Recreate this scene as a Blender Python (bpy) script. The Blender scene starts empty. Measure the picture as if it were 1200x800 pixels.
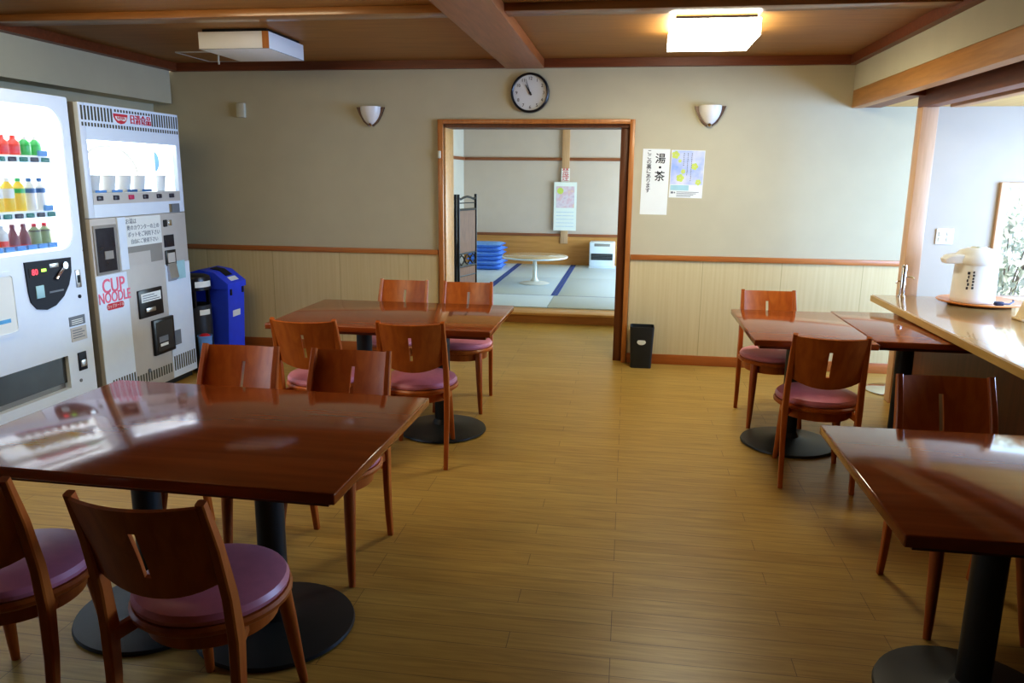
import bpy, bmesh, math, random
from mathutils import Vector, Matrix, Euler
random.seed(7)
SC = bpy.context.scene
COL = SC.collection
PI = math.pi

# ------------------------------------------------------------------ materials
def lin(c):
    return tuple((v / 12.92 if v <= 0.04045 else ((v + 0.055) / 1.055) ** 2.4) for v in c)

def srgb(r, g, b):
    return lin((r / 255, g / 255, b / 255))

def new_mat(name):
    m = bpy.data.materials.new(name)
    m.use_nodes = True
    nt = m.node_tree
    return m, nt, nt.nodes['Principled BSDF']

def setp(b, **kw):
    for k, v in kw.items():
        k = {'rough': 'Roughness', 'metal': 'Metallic', 'spec': 'Specular IOR Level', 'coat': 'Coat Weight',
             'coat_rough': 'Coat Roughness', 'emit': 'Emission Strength'}.get(k, k)
        b.inputs[k].default_value = v

def plain(name, col, rough=0.5, var=0.06, scale=14.0, bump=0.0, **kw):
    """a colour with a little procedural mottling"""
    m, nt, b = new_mat(name)
    tc = nt.nodes.new('ShaderNodeTexCoord')
    n = nt.nodes.new('ShaderNodeTexNoise'); n.inputs['Scale'].default_value = scale; n.inputs['Detail'].default_value = 5
    nt.links.new(tc.outputs['Object'], n.inputs['Vector'])
    r = nt.nodes.new('ShaderNodeValToRGB')
    r.color_ramp.elements[0].position = 0.3; r.color_ramp.elements[1].position = 0.7
    r.color_ramp.elements[0].color = (*[max(0, c * (1 - var)) for c in col], 1)
    r.color_ramp.elements[1].color = (*[min(1, c * (1 + var)) for c in col], 1)
    nt.links.new(n.outputs['Fac'], r.inputs['Fac'])
    nt.links.new(r.outputs['Color'], b.inputs['Base Color'])
    if bump:
        bp = nt.nodes.new('ShaderNodeBump'); bp.inputs['Strength'].default_value = bump; bp.inputs['Distance'].default_value = 0.002
        n2 = nt.nodes.new('ShaderNodeTexNoise'); n2.inputs['Scale'].default_value = 180; n2.inputs['Detail'].default_value = 3
        nt.links.new(tc.outputs['Object'], n2.inputs['Vector'])
        nt.links.new(n2.outputs['Fac'], bp.inputs['Height']); nt.links.new(bp.outputs['Normal'], b.inputs['Normal'])
    setp(b, rough=rough, **kw)
    return m

def wood(name, c1, c2, axis='x', grain=1.0, rough=0.4, stretch=14.0, **kw):
    """wood grain that runs along one axis"""
    m, nt, b = new_mat(name)
    tc = nt.nodes.new('ShaderNodeTexCoord')
    mp = nt.nodes.new('ShaderNodeMapping')
    s = {'x': (1, stretch, stretch), 'y': (stretch, 1, stretch), 'z': (stretch, stretch, 1)}[axis]
    mp.inputs['Scale'].default_value = [v * grain for v in s]
    nt.links.new(tc.outputs['Object'], mp.inputs['Vector'])
    n = nt.nodes.new('ShaderNodeTexNoise'); n.inputs['Scale'].default_value = 2.2; n.inputs['Detail'].default_value = 7
    n.inputs['Distortion'].default_value = 0.6
    nt.links.new(mp.outputs['Vector'], n.inputs['Vector'])
    r = nt.nodes.new('ShaderNodeValToRGB')
    r.color_ramp.elements[0].position = 0.33; r.color_ramp.elements[1].position = 0.68
    r.color_ramp.elements[0].color = (*c1, 1); r.color_ramp.elements[1].color = (*c2, 1)
    nt.links.new(n.outputs['Fac'], r.inputs['Fac']); nt.links.new(r.outputs['Color'], b.inputs['Base Color'])
    setp(b, rough=rough, **kw)
    return m

def emis(name, col, s, base=(0.8, 0.8, 0.8)):
    m, nt, b = new_mat(name)
    b.inputs['Base Color'].default_value = (*base, 1)
    b.inputs['Emission Color'].default_value = (*col, 1)
    setp(b, emit=s, rough=0.5)
    return m

def metal(name, col, rough=0.2):
    m = plain(name, col, rough, var=0.03, metal=1.0)
    return m

def glass(name, tint=(0.96, 0.98, 1.0), refl=0.06):
    m = bpy.data.materials.new(name); m.use_nodes = True
    nt = m.node_tree; nt.nodes.clear()
    out = nt.nodes.new('ShaderNodeOutputMaterial'); mix = nt.nodes.new('ShaderNodeMixShader')
    t = nt.nodes.new('ShaderNodeBsdfTransparent'); g = nt.nodes.new('ShaderNodeBsdfGlossy')
    t.inputs['Color'].default_value = (*tint, 1); g.inputs['Roughness'].default_value = 0.02
    lw = nt.nodes.new('ShaderNodeLayerWeight'); lw.inputs['Blend'].default_value = 0.5
    pw = nt.nodes.new('ShaderNodeMath'); pw.operation = 'POWER'; pw.inputs[1].default_value = 4.0
    ml = nt.nodes.new('ShaderNodeMath'); ml.operation = 'MULTIPLY_ADD'; ml.inputs[1].default_value = 0.12; ml.inputs[2].default_value = refl * .04
    nt.links.new(lw.outputs['Facing'], pw.inputs[0]); nt.links.new(pw.outputs[0], ml.inputs[0]); nt.links.new(ml.outputs[0], mix.inputs['Fac'])
    nt.links.new(t.outputs[0], mix.inputs[1]); nt.links.new(g.outputs[0], mix.inputs[2]); nt.links.new(mix.outputs[0], out.inputs[0])
    return m

def floor_planks():
    m, nt, b = new_mat('plank_floor')
    tc = nt.nodes.new('ShaderNodeTexCoord')
    br = nt.nodes.new('ShaderNodeTexBrick')
    br.offset = 0.37; br.offset_frequency = 3; br.squash = 1.0
    br.inputs['Scale'].default_value = 1; br.inputs['Brick Width'].default_value = 0.91; br.inputs['Row Height'].default_value = 0.092
    br.inputs['Mortar Size'].default_value = 0.0014; br.inputs['Mortar Smooth'].default_value = 0.6; br.inputs['Bias'].default_value = 0.0
    br.inputs['Color1'].default_value = (*srgb(182, 150, 80), 1); br.inputs['Color2'].default_value = (*srgb(190, 159, 88), 1)
    br.inputs['Mortar'].default_value = (*srgb(112, 88, 48), 1)
    nt.links.new(tc.outputs['Object'], br.inputs['Vector'])
    mp = nt.nodes.new('ShaderNodeMapping'); mp.inputs['Scale'].default_value = (2.2, 34, 34)
    nt.links.new(tc.outputs['Object'], mp.inputs['Vector'])
    n = nt.nodes.new('ShaderNodeTexNoise'); n.inputs['Scale'].default_value = 1.6; n.inputs['Detail'].default_value = 8; n.inputs['Distortion'].default_value = 0.8
    nt.links.new(mp.outputs['Vector'], n.inputs['Vector'])
    r = nt.nodes.new('ShaderNodeValToRGB')
    r.color_ramp.elements[0].position = 0.3; r.color_ramp.elements[0].color = (0.78, 0.75, 0.68, 1)
    r.color_ramp.elements[1].position = 0.65; r.color_ramp.elements[1].color = (1.05, 1.03, 1.0, 1)
    nt.links.new(n.outputs['Fac'], r.inputs['Fac'])
    mx = nt.nodes.new('ShaderNodeMix'); mx.data_type = 'RGBA'; mx.blend_type = 'MULTIPLY'; mx.inputs['Factor'].default_value = 1
    nt.links.new(br.outputs['Color'], mx.inputs[6]); nt.links.new(r.outputs['Color'], mx.inputs[7])
    nt.links.new(mx.outputs[2], b.inputs['Base Color'])
    bp = nt.nodes.new('ShaderNodeBump'); bp.inputs['Strength'].default_value = 0.35; bp.inputs['Distance'].default_value = 0.001; bp.invert = True
    nt.links.new(br.outputs['Fac'], bp.inputs['Height']); nt.links.new(bp.outputs['Normal'], b.inputs['Normal'])
    setp(b, rough=0.36, spec=0.45)
    return m

def wainscot_mat():
    """pale wood-grain wall board with fine upright streaks and board seams"""
    m, nt, b = new_mat('wainscot_board')
    tc = nt.nodes.new('ShaderNodeTexCoord'); mp = nt.nodes.new('ShaderNodeMapping')
    mp.inputs['Scale'].default_value = (26, 26, 0.8)
    nt.links.new(tc.outputs['Object'], mp.inputs['Vector'])
    n = nt.nodes.new('ShaderNodeTexNoise'); n.inputs['Scale'].default_value = 2.0; n.inputs['Detail'].default_value = 6
    nt.links.new(mp.outputs['Vector'], n.inputs['Vector'])
    r = nt.nodes.new('ShaderNodeValToRGB')
    r.color_ramp.elements[0].position = 0.3; r.color_ramp.elements[0].color = (*srgb(208, 190, 144), 1)
    r.color_ramp.elements[1].position = 0.7; r.color_ramp.elements[1].color = (*srgb(216, 200, 156), 1)
    nt.links.new(n.outputs['Fac'], r.inputs['Fac'])
    br = nt.nodes.new('ShaderNodeTexBrick'); br.offset = 0
    br.inputs['Scale'].default_value = 1; br.inputs['Brick Width'].default_value = 0.605; br.inputs['Row Height'].default_value = 50
    br.inputs['Mortar Size'].default_value = 0.0025
    br.inputs['Color1'].default_value = (1, 1, 1, 1); br.inputs['Color2'].default_value = (1, 1, 1, 1); br.inputs['Mortar'].default_value = (0.72, 0.68, 0.6, 1)
    sep = nt.nodes.new('ShaderNodeSeparateXYZ'); cmb = nt.nodes.new('ShaderNodeCombineXYZ')
    nt.links.new(tc.outputs['Object'], sep.inputs[0]); nt.links.new(sep.outputs['X'], cmb.inputs['X']); cmb.inputs['Y'].default_value = 5
    nt.links.new(cmb.outputs[0], br.inputs['Vector'])
    mx = nt.nodes.new('ShaderNodeMix'); mx.data_type = 'RGBA'; mx.blend_type = 'MULTIPLY'; mx.inputs['Factor'].default_value = 1
    nt.links.new(r.outputs['Color'], mx.inputs[6]); nt.links.new(br.outputs['Color'], mx.inputs[7])
    nt.links.new(mx.outputs[2], b.inputs['Base Color'])
    setp(b, rough=0.5, spec=0.3)
    return m

def tatami_mat_material():
    m, nt, b = new_mat('tatami_straw')
    tc = nt.nodes.new('ShaderNodeTexCoord'); w = nt.nodes.new('ShaderNodeTexWave')
    w.wave_type = 'BANDS'; w.bands_direction = 'X'; w.inputs['Scale'].default_value = 40; w.inputs['Distortion'].default_value = 0.4
    nt.links.new(tc.outputs['Object'], w.inputs['Vector'])
    r = nt.nodes.new('ShaderNodeValToRGB')
    r.color_ramp.elements[0].color = (*srgb(194, 210, 222), 1); r.color_ramp.elements[1].color = (*srgb(203, 218, 229), 1)
    nt.links.new(w.outputs['Fac'], r.inputs['Fac']); nt.links.new(r.outputs['Color'], b.inputs['Base Color'])
    setp(b, rough=0.55, spec=0.3)
    return m

def sky_poster():
    """pale blue sky print with soft white clouds"""
    m, nt, b = new_mat('sky_print')
    tc = nt.nodes.new('ShaderNodeTexCoord'); n = nt.nodes.new('ShaderNodeTexNoise')
    n.inputs['Scale'].default_value = 7; n.inputs['Detail'].default_value = 4
    nt.links.new(tc.outputs['Object'], n.inputs['Vector'])
    r = nt.nodes.new('ShaderNodeValToRGB')
    r.color_ramp.elements[0].position = 0.35; r.color_ramp.elements[0].color = (*srgb(150, 180, 236), 1)
    r.color_ramp.elements[1].position = 0.65; r.color_ramp.elements[1].color = (*srgb(226, 228, 244), 1)
    nt.links.new(n.outputs['Fac'], r.inputs['Fac']); nt.links.new(r.outputs['Color'], b.inputs['Base Color'])
    setp(b, rough=0.5)
    return m

def blossom_print():
    m, nt, b = new_mat('blossom_print')
    tc = nt.nodes.new('ShaderNodeTexCoord'); n = nt.nodes.new('ShaderNodeTexNoise')
    n.inputs['Scale'].default_value = 11; n.inputs['Detail'].default_value = 3
    nt.links.new(tc.outputs['Object'], n.inputs['Vector'])
    r = nt.nodes.new('ShaderNodeValToRGB'); e = r.color_ramp.elements
    e[0].position = 0.3; e[0].color = (*srgb(206, 178, 200), 1); e[1].position = 0.7; e[1].color = (*srgb(236, 212, 190), 1)
    x = e.new(0.45); x.color = (*srgb(228, 216, 226), 1); x = e.new(0.58); x.color = (*srgb(224, 192, 206), 1)
    nt.links.new(n.outputs['Fac'], r.inputs['Fac']); nt.links.new(r.outputs['Color'], b.inputs['Base Color'])
    setp(b, rough=0.5)
    return m

M = dict(
    floor=floor_planks(),
    wall=plain('wall_plaster', srgb(196, 190, 162), 0.9, var=0.025, scale=5, bump=0.12),
    wall_tatami=plain('wall_grey_plaster', srgb(207, 192, 179), 0.9, var=0.02, scale=5),
    wall_white=plain('wall_white_plaster', srgb(182, 170, 153), 0.9, var=0.02, scale=5),
    wall_pale=plain('wall_pale_plaster', srgb(216, 212, 204), 0.9, var=0.02, scale=5),
    wainscot=wainscot_mat(),
    ceil=wood('ceiling_board', srgb(148, 102, 44), srgb(164, 116, 52), 'x', 1.2, 0.5),
    beam=wood('beam_wood', srgb(150, 88, 46), srgb(172, 104, 58), 'y', 1.4, 0.38, coat=0.2),
    batten=wood('batten_wood', srgb(142, 98, 54), srgb(160, 112, 64), 'x', 1.4, 0.3, coat=0.35, coat_rough=0.12),
    crown=wood('crown_wood', srgb(112, 60, 32), srgb(128, 70, 38), 'x', 1.4, 0.4),
    trim=wood('trim_wood', srgb(176, 112, 56), srgb(194, 128, 66), 'z', 1.5, 0.38, coat=0.15),
    trimx=wood('trim_wood_long', srgb(172, 106, 52), srgb(190, 122, 62), 'x', 1.5, 0.4, coat=0.15),
    base=wood('baseboard_wood', srgb(166, 98, 46), srgb(182, 110, 54), 'x', 1.5, 0.4),
    post=wood('pillar_wood', srgb(212, 172, 136), srgb(224, 186, 150), 'z', 1.5, 0.42),
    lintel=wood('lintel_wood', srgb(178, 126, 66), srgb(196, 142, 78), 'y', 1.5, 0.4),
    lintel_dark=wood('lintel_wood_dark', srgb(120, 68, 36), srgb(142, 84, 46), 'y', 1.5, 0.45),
    paleceil=wood('pale_ceiling_board', srgb(206, 164, 92), srgb(218, 178, 106), 'y', 1.0, 0.5),
    jamb_dark=wood('dark_stile_wood', srgb(96, 56, 30), srgb(116, 68, 36), 'z', 1.5, 0.45),
    table=wood('table_top_veneer', srgb(130, 63, 24), srgb(148, 75, 31), 'x', 0.7, 0.10, stretch=10, spec=0.42, coat=0.12, coat_rough=0.05),
    table_edge=wood('table_edge_wood', srgb(92, 44, 22), srgb(112, 56, 28), 'x', 1.0, 0.3),
    chair=wood('chair_wood', srgb(166, 84, 24), srgb(188, 104, 36), 'z', 1.6, 0.4, stretch=8, coat=0.12, coat_rough=0.2),
    vinyl=plain('mauve_vinyl', srgb(208, 134, 146), 0.36, var=0.05, scale=30, spec=0.5),
    black=plain('black_painted_steel', srgb(40, 44, 44), 0.42, var=0.1),
    blackgl=plain('black_plastic', srgb(26, 27, 32), 0.3, var=0.1),
    iron=plain('black_iron', srgb(28, 27, 28), 0.4),
    counter=wood('counter_laminate', srgb(196, 158, 102), srgb(210, 174, 118), 'y', 1.0, 0.16, coat=0.5, coat_rough=0.06),
    counter_edge=wood('counter_edge_wood', srgb(182, 146, 84), srgb(200, 164, 98), 'y', 1.2, 0.3),
    counter_panel=wood('counter_front_panel', srgb(88, 44, 24), srgb(106, 54, 30), 'z', 1.2, 0.4),
    white=plain('white_enamel', srgb(226, 240, 255), 0.35, var=0.015),
    whitegl=plain('white_plastic', srgb(232, 232, 226), 0.3, var=0.015),
    offwhite=plain('off_white_plastic', srgb(214, 214, 196), 0.45, var=0.02),
    paper=plain('white_paper', srgb(236, 242, 238), 0.7, var=0.01),
    greybeige=plain('grey_beige_enamel', srgb(198, 196, 190), 0.4, var=0.02),
    greyside=plain('grey_side_panel', srgb(150, 148, 142), 0.5, var=0.03),
    steel=metal('brushed_steel', (0.55, 0.55, 0.56), 0.32),
    chrome=metal('chrome', (0.8, 0.8, 0.82), 0.12),
    slot=plain('vent_slot_dark', srgb(84, 84, 70), 0.7),
    darkwin=plain('dark_glossy_window', srgb(44, 46, 56), 0.12, var=0.2, spec=0.6),
    darkpanel=plain('charcoal_panel', srgb(38, 42, 52), 0.5, var=0.05, spec=0.25),
    darkport=plain('smoked_plastic', srgb(64, 68, 70), 0.2, var=0.15, scale=6),
    mouth=plain('dark_opening', srgb(30, 30, 30), 0.6),
    lit=emis('lit_display_back', (0.93, 0.97, 1.0), 1.5),
    lit2=emis('lit_display_board', (0.90, 0.95, 1.0), .85),
    tube=emis('lit_tube', (0.95, 0.98, 1.0), 9.0),
    litblue=emis('lit_blue_picture', (0.3, 0.6, 1.0), .25, (.12, .3, .55)), litcream=emis('lit_cream_picture', (1, .96, .85), .2, (.42, .4, .34)),
    litframe=emis('lit_display_frame', (0.9, 0.95, 1.0), 0.55),
    lampon=emis('lamp_diffuser_lit', (1.0, 0.96, 0.80), 14.0),
    lampoff=plain('lamp_diffuser_unlit', srgb(236, 238, 238), 0.45, var=0.01),
    glass=glass('clear_glass'),
    btn_teal=plain('teal_button', srgb(16, 110, 100), 0.3), btn_dark=plain('dark_button', srgb(44, 40, 60), 0.3),
    btn_red=plain('magenta_button', srgb(196, 36, 96), 0.35),
    tag_blue=plain('blue_price_card', srgb(84, 146, 214), 0.5),
    red=plain('print_red', srgb(206, 42, 60), 0.5), pink=plain('print_pink', srgb(232, 110, 140), 0.5),
    ink=plain('print_black', srgb(40, 42, 44), 0.6), inkgrey=plain('print_grey', srgb(120, 128, 136), 0.6),
    inkblue=plain('print_blue', srgb(96, 176, 226), 0.5), yellow=plain('print_yellow', srgb(226, 226, 96), 0.5),
    lime=plain('print_lime', srgb(206, 222, 110), 0.5), teal=plain('print_teal', srgb(170, 214, 222), 0.5),
    led_red=emis('led_red', (1, 0.05, 0.08), 3.0, (0.3, 0, 0)), led_green=emis('led_green', (0.45, 1, 0.1), 2.5, (0, 0.2, 0)),
    b_orange=plain('orange_bottle', srgb(216, 50, 14), 0.3), b_red=plain('red_bottle', srgb(200, 14, 34), 0.3),
    b_green=plain('green_bottle', srgb(30, 160, 60), 0.3), b_yellow=plain('yellow_bottle', srgb(222, 192, 30), 0.3),
    b_white=plain('white_bottle', srgb(206, 208, 208), 0.3), b_brown=plain('brown_bottle', srgb(116, 36, 50), 0.3),
    b_dark=plain('dark_tea_bottle', srgb(60, 12, 14), 0.3), b_label=plain('mixed_label', srgb(130, 146, 100), 0.4),
    b_teal=plain('teal_label', srgb(20, 80, 140), 0.4),
    blue=plain('blue_bin_plastic', srgb(52, 84, 236), 0.42, var=0.04),
    blue_pale=plain('light_blue_plastic', srgb(110, 160, 224), 0.45),
    cushion=plain('blue_cushion_cloth', srgb(122, 172, 246), 0.85, var=0.12, scale=20),
    piping=plain('deep_blue_piping', srgb(70, 122, 222), 0.8),
    binsteel=plain('dark_grey_steel', srgb(72, 78, 84), 0.3, metal=0.5),
    tatami=tatami_mat_material(), tatami_edge=plain('indigo_cloth_edging', srgb(62, 86, 158), 0.8, var=0.1, scale=60),
    stepwood=wood('step_board', srgb(198, 150, 92), srgb(214, 168, 110), 'x', 1.2, 0.3), riser=wood('step_riser', srgb(168, 112, 58), srgb(186, 128, 70), 'x', 1.2, 0.4),
    bamboo=wood('woven_reed_panel', srgb(116, 78, 48), srgb(138, 96, 60), 'z', 4.0, 0.6),
    lowtop=wood('low_table_wood', srgb(206, 188, 156), srgb(220, 204, 174), 'x', 1.0, 0.18, coat=0.5),
    twood=wood('tatami_room_wood', srgb(190, 138, 78), srgb(206, 154, 92), 'x', 0.8, 0.4),
    trail=wood('tatami_room_rail', srgb(140, 86, 56), srgb(158, 100, 66), 'x', 1.0, 0.45),
    tpost=wood('tatami_room_post', srgb(196, 158, 122), srgb(208, 172, 136), 'z', 1.5, 0.4),
    tray=wood('wooden_tray', srgb(200, 132, 78), srgb(216, 150, 94), 'x', 1.5, 0.35),
    clockface=plain('clock_face', srgb(214, 218, 218), 0.35, var=0.01),
    sconce=plain('frosted_white_glass', srgb(236, 236, 232), 0.3, var=0.01), bracket=plain('bronze_bracket', srgb(92, 74, 66), 0.35, metal=0.5),
    skyp=sky_poster(), blossom=blossom_print(),
    leaf=plain('pale_leaf', srgb(214, 218, 200), 0.6, var=0.3, scale=6), bark=plain('grey_bark', srgb(110, 100, 90), 0.8),
    ground=plain('garden_gravel', srgb(196, 194, 186), 0.9, var=0.15, scale=30),
    cream=plain('cream_card', srgb(226, 206, 170), 0.6, var=0.02), navy=plain('navy_rubber', srgb(34, 38, 66), 0.5),
)

# ------------------------------------------------------------------ mesh builder
class MB:
    def __init__(s):
        s.bm = bmesh.new()

    def box(s, x0, x1, y0, y1, z0, z1, bev=0.0, seg=2):
        v = [s.bm.verts.new((x, y, z)) for x in (x0, x1) for y in (y0, y1) for z in (z0, z1)]
        F = [(0, 1, 3, 2), (4, 6, 7, 5), (0, 4, 5, 1), (2, 3, 7, 6), (0, 2, 6, 4), (1, 5, 7, 3)]
        fs = [s.bm.faces.new([v[i] for i in f]) for f in F]
        if bev:
            ed = list({e for f in fs for e in f.edges})
            bmesh.ops.bevel(s.bm, geom=ed, offset=bev, segments=seg, affect='EDGES', profile=0.5)
        return s

    def lathe(s, prof, c=(0, 0, 0), n=32, mat=None):
        """prof: list of (radius, z); mat: optional 4x4 applied after"""
        mt = mat or Matrix.Translation(c)
        rings = []
        for r, z in prof:
            if r < 1e-6:
                rings.append([s.bm.verts.new(mt @ Vector((0, 0, z)))])
            else:
                rings.append([s.bm.verts.new(mt @ Vector((r * math.cos(2 * PI * i / n), r * math.sin(2 * PI * i / n), z))) for i in range(n)])
        for a, b in zip(rings, rings[1:]):
            for i in range(n):
                j = (i + 1) % n
                if len(a) == 1 and len(b) == 1: continue
                if len(a) == 1: s.bm.faces.new((a[0], b[i], b[j]))
                elif len(b) == 1: s.bm.faces.new((a[i], a[j], b[0]))
                else: s.bm.faces.new((a[i], a[j], b[j], b[i]))
        return s

    def cyl(s, p0, p1, r0, r1=None, n=20):
        r1 = r0 if r1 is None else r1
        p0, p1 = Vector(p0), Vector(p1); d = p1 - p0
        q = Vector((0, 0, 1)).rotation_difference(d).to_matrix().to_4x4()
        return s.lathe([(0, 0), (r0, 0), (r1, d.length), (0, d.length)], n=n, mat=Matrix.Translation(p0) @ q)

    def tube(s, pts, rad, n=10, rect=None, up=(0, 0, 1)):
        """swept section through pts; rad scalar or list; rect=(a,b) half sizes list for a squared section"""
        pts = [Vector(p) for p in pts]; rings = []
        for i, p in enumerate(pts):
            t = (pts[min(i + 1, len(pts) - 1)] - pts[max(i - 1, 0)]).normalized()
            u = Vector(up)
            a = u.cross(t)
            if a.length < 1e-4: a = Vector((1, 0, 0)).cross(t)
            a.normalize(); b = t.cross(a)
            if rect:
                ha, hb = rect[i] if isinstance(rect, list) else rect
                k = 0.3 * min(ha, hb)
                sec = [(ha, hb - k), (ha - k, hb), (-ha + k, hb), (-ha, hb - k), (-ha, -hb + k), (-ha + k, -hb), (ha - k, -hb), (ha, -hb + k)]
            else:
                r = rad[i] if isinstance(rad, (list, tuple)) else rad
                sec = [(r * math.cos(2 * PI * k / n), r * math.sin(2 * PI * k / n)) for k in range(n)]
            rings.append([s.bm.verts.new(p + a * x + b * y) for x, y in sec])
        m = len(rings[0])
        for A, B in zip(rings, rings[1:]):
            for i in range(m):
                s.bm.faces.new((A[i], A[(i + 1) % m], B[(i + 1) % m], B[i]))
        s.bm.faces.new(list(reversed(rings[0]))); s.bm.faces.new(rings[-1])
        return s

    def prism(s, poly, a0, a1, plane='xz'):
        """extrude a 2-D polygon along the remaining axis"""
        def P(u, v, w):
            return {'xz': (u, w, v), 'yz': (w, u, v), 'xy': (u, v, w)}[plane]
        A = [s.bm.verts.new(P(u, v, a0)) for u, v in poly]; B = [s.bm.verts.new(P(u, v, a1)) for u, v in poly]
        n = len(poly)
        for i in range(n):
            s.bm.faces.new((A[i], A[(i + 1) % n], B[(i + 1) % n], B[i]))
        s.bm.faces.new(A); s.bm.faces.new(list(reversed(B)))
        return s

    def shell(s, us, vs, fn, thick, skip=()):
        """curved sheet: fn(u,v)->(point, normal); cells (i,j) in skip are left open"""
        fr, bk = {}, {}
        for i, u in enumerate(us):
            for j, v in enumerate(vs):
                p, nrm = fn(u, v); p = Vector(p); nrm = Vector(nrm).normalized()
                fr[i, j] = s.bm.verts.new(p + nrm * thick / 2); bk[i, j] = s.bm.verts.new(p - nrm * thick / 2)
        cells = {(i, j) for i in range(len(us) - 1) for j in range(len(vs) - 1)} - set(skip)
        for i, j in cells:
            q = [(i, j), (i + 1, j), (i + 1, j + 1), (i, j + 1)]
            s.bm.faces.new([fr[k] for k in q]); s.bm.faces.new([bk[k] for k in reversed(q)])
            for (a, b), nb in zip(zip(q, q[1:] + q[:1]), [(i, j - 1), (i + 1, j), (i, j + 1), (i - 1, j)]):
                if nb not in cells:
                    s.bm.faces.new([fr[a], bk[a], bk[b], fr[b]])
        for d in (fr, bk):
            for v in d.values():
                if not v.link_faces: s.bm.verts.remove(v)
        return s

    def build(s, name, mat, parent=None, ang=38, world=False):
        bm = s.bm
        bmesh.ops.recalc_face_normals(bm, faces=bm.faces)
        if world and parent is not None:
            bmesh.ops.translate(bm, verts=bm.verts, vec=-ROOTLOC(parent))
        for f in bm.faces: f.smooth = True
        lim = math.radians(ang)
        for e in bm.edges:
            if len(e.link_faces) == 2:
                if e.calc_face_angle(0) > lim: e.smooth = False
            else: e.smooth = False
        me = bpy.data.meshes.new(name)
        bm.to_mesh(me); bm.free()
        o = bpy.data.objects.new(name, me)
        mats = mat if isinstance(mat, (list, tuple)) else [mat]
        for m in mats: me.materials.append(m)
        COL.objects.link(o)
        if parent is not None: o.parent = parent
        return o

def ROOTLOC(o):
    v = Vector((0, 0, 0))
    while o is not None:
        v = v + o.location; o = o.parent
    return v

def tag(o, label, cat, group=None, kind=None):
    o['label'] = label
    o['category'] = cat
    if group: o['group'] = group
    if kind: o['kind'] = kind
    return o

def thing(name, label, cat, loc=(0, 0, 0), rz=0.0, group=None):
    o = bpy.data.objects.new(name, None)
    o.empty_display_size = 0.1
    COL.objects.link(o); o.location = loc; o.rotation_euler = (0, 0, rz)
    return tag(o, label, cat, group)

def struct(name, mb, mat, label, cat, ang=38):
    return tag(mb.build(name, mat, ang=ang), label, cat, kind='structure')

def copy_tree(o, parent=None):
    c = o.copy(); COL.objects.link(c)
    if parent is not None: c.parent = parent
    for ch in list(o.children): copy_tree(ch, c)
    return c

WALLTXT = Euler((PI / 2, 0, 0))           # lettering that faces -Y
SIDETXT = Euler((PI / 2, 0, PI / 2))      # lettering that faces +X
def text_verts(items, rot, name, mat, parent, extrude=0.0006, bold=0.0):
    """items: (string, size, position, x-scale); all become one lettering mesh"""
    bm = bmesh.new()
    for st, size, pos, sx in items:
        cu = bpy.data.curves.new('lettering', 'FONT'); cu.body = st; cu.size = size; cu.extrude = extrude; cu.offset = bold * size
        cu.align_x = 'CENTER'; cu.align_y = 'CENTER'; cu.resolution_u = 3
        ob = bpy.data.objects.new('lettering', cu); COL.objects.link(ob)
        bpy.context.view_layer.update()
        me = bpy.data.meshes.new_from_object(ob.evaluated_get(bpy.context.evaluated_depsgraph_get()))
        me.transform(Matrix.Translation(Vector(pos) - ROOTLOC(parent)) @ rot.to_matrix().to_4x4() @ Matrix.Diagonal((sx, 1, 1, 1)))
        bm.from_mesh(me)
        bpy.data.meshes.remove(me); bpy.data.objects.remove(ob); bpy.data.curves.remove(cu)
    me = bpy.data.meshes.new(name); bm.to_mesh(me); bm.free(); me.materials.append(mat)
    o = bpy.data.objects.new(name, me); COL.objects.link(o); o.parent = parent
    return o

def vertical(string, size, x, z, step, y):
    return [(ch, size, (x, y, z - k * step), 1) for k, ch in enumerate(string)]

# ------------------------------------------------------------------ the room
BW = 6.277          # back wall
LW = -4.03          # left wall
CZ = 2.39           # ceiling board
SX = 1.617          # drop wall above the counter
struct('floor', MB().box(-4.2, 3.7, -2.6, 7.86, -0.08, 0), M['floor'], 'brown plank floor running the width of the dining room', 'floor')
DX0, DX1, DZ = -1.505, -0.012, 1.905
b = MB()
b.box(LW - .1, DX0, BW, BW + .28, 0, 2.5)
b.box(DX1, 2.14, BW, BW + .12, 0, 2.5)
b.box(DX0, DX1, BW, BW + .28, DZ, 2.5)
struct('wall_back', b, M['wall'], 'olive grey plaster back wall with the doorway', 'wall')
b = MB().box(2.14, 2.74, BW, BW + .12, 0, 2.5).box(2.74, 3.5, BW, BW + .12, 0, .60).box(2.74, 3.5, BW, BW + .12, 1.475, 2.5).box(3.5, 3.7, BW, BW + .12, 0, 2.5)
struct('wall_back_counter', b, M['wall_white'], 'white plaster wall beyond the pillar with the small window', 'wall')
struct('wall_left', MB().box(LW - .1, LW, -2.6, 1.0, 0, 2.5).box(LW - .1, LW, 2.95, BW, 0, 2.5).box(LW - .1, LW, 1.0, 2.95, 0, .8).box(LW - .1, LW, 1.0, 2.95, 1.95, 2.5), M['wall'], 'plaster left wall behind the vending machines', 'wall')
struct('trim_1', MB().box(LW, -3.83, -2.6, 6.23, 2.066, CZ), M['wall'], 'plaster drop soffit above the vending machines', 'wall')
struct('wall_right', MB().box(SX, SX + .1, -2.6, BW, 2.146, 2.5), M['wall'], 'plaster drop wall above the counter lintel', 'wall')
struct('ceiling', MB().box(-3.83, SX, -2.6, BW, CZ, CZ + .06), M['ceil'], 'brown board ceiling of the dining room', 'ceiling')
struct('trim_2', MB().box(-.995, -.69, -2.6, BW, 2.322, CZ, .006), M['beam'], 'broad orange brown beam down the middle of the ceiling', 'beam')
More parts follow.
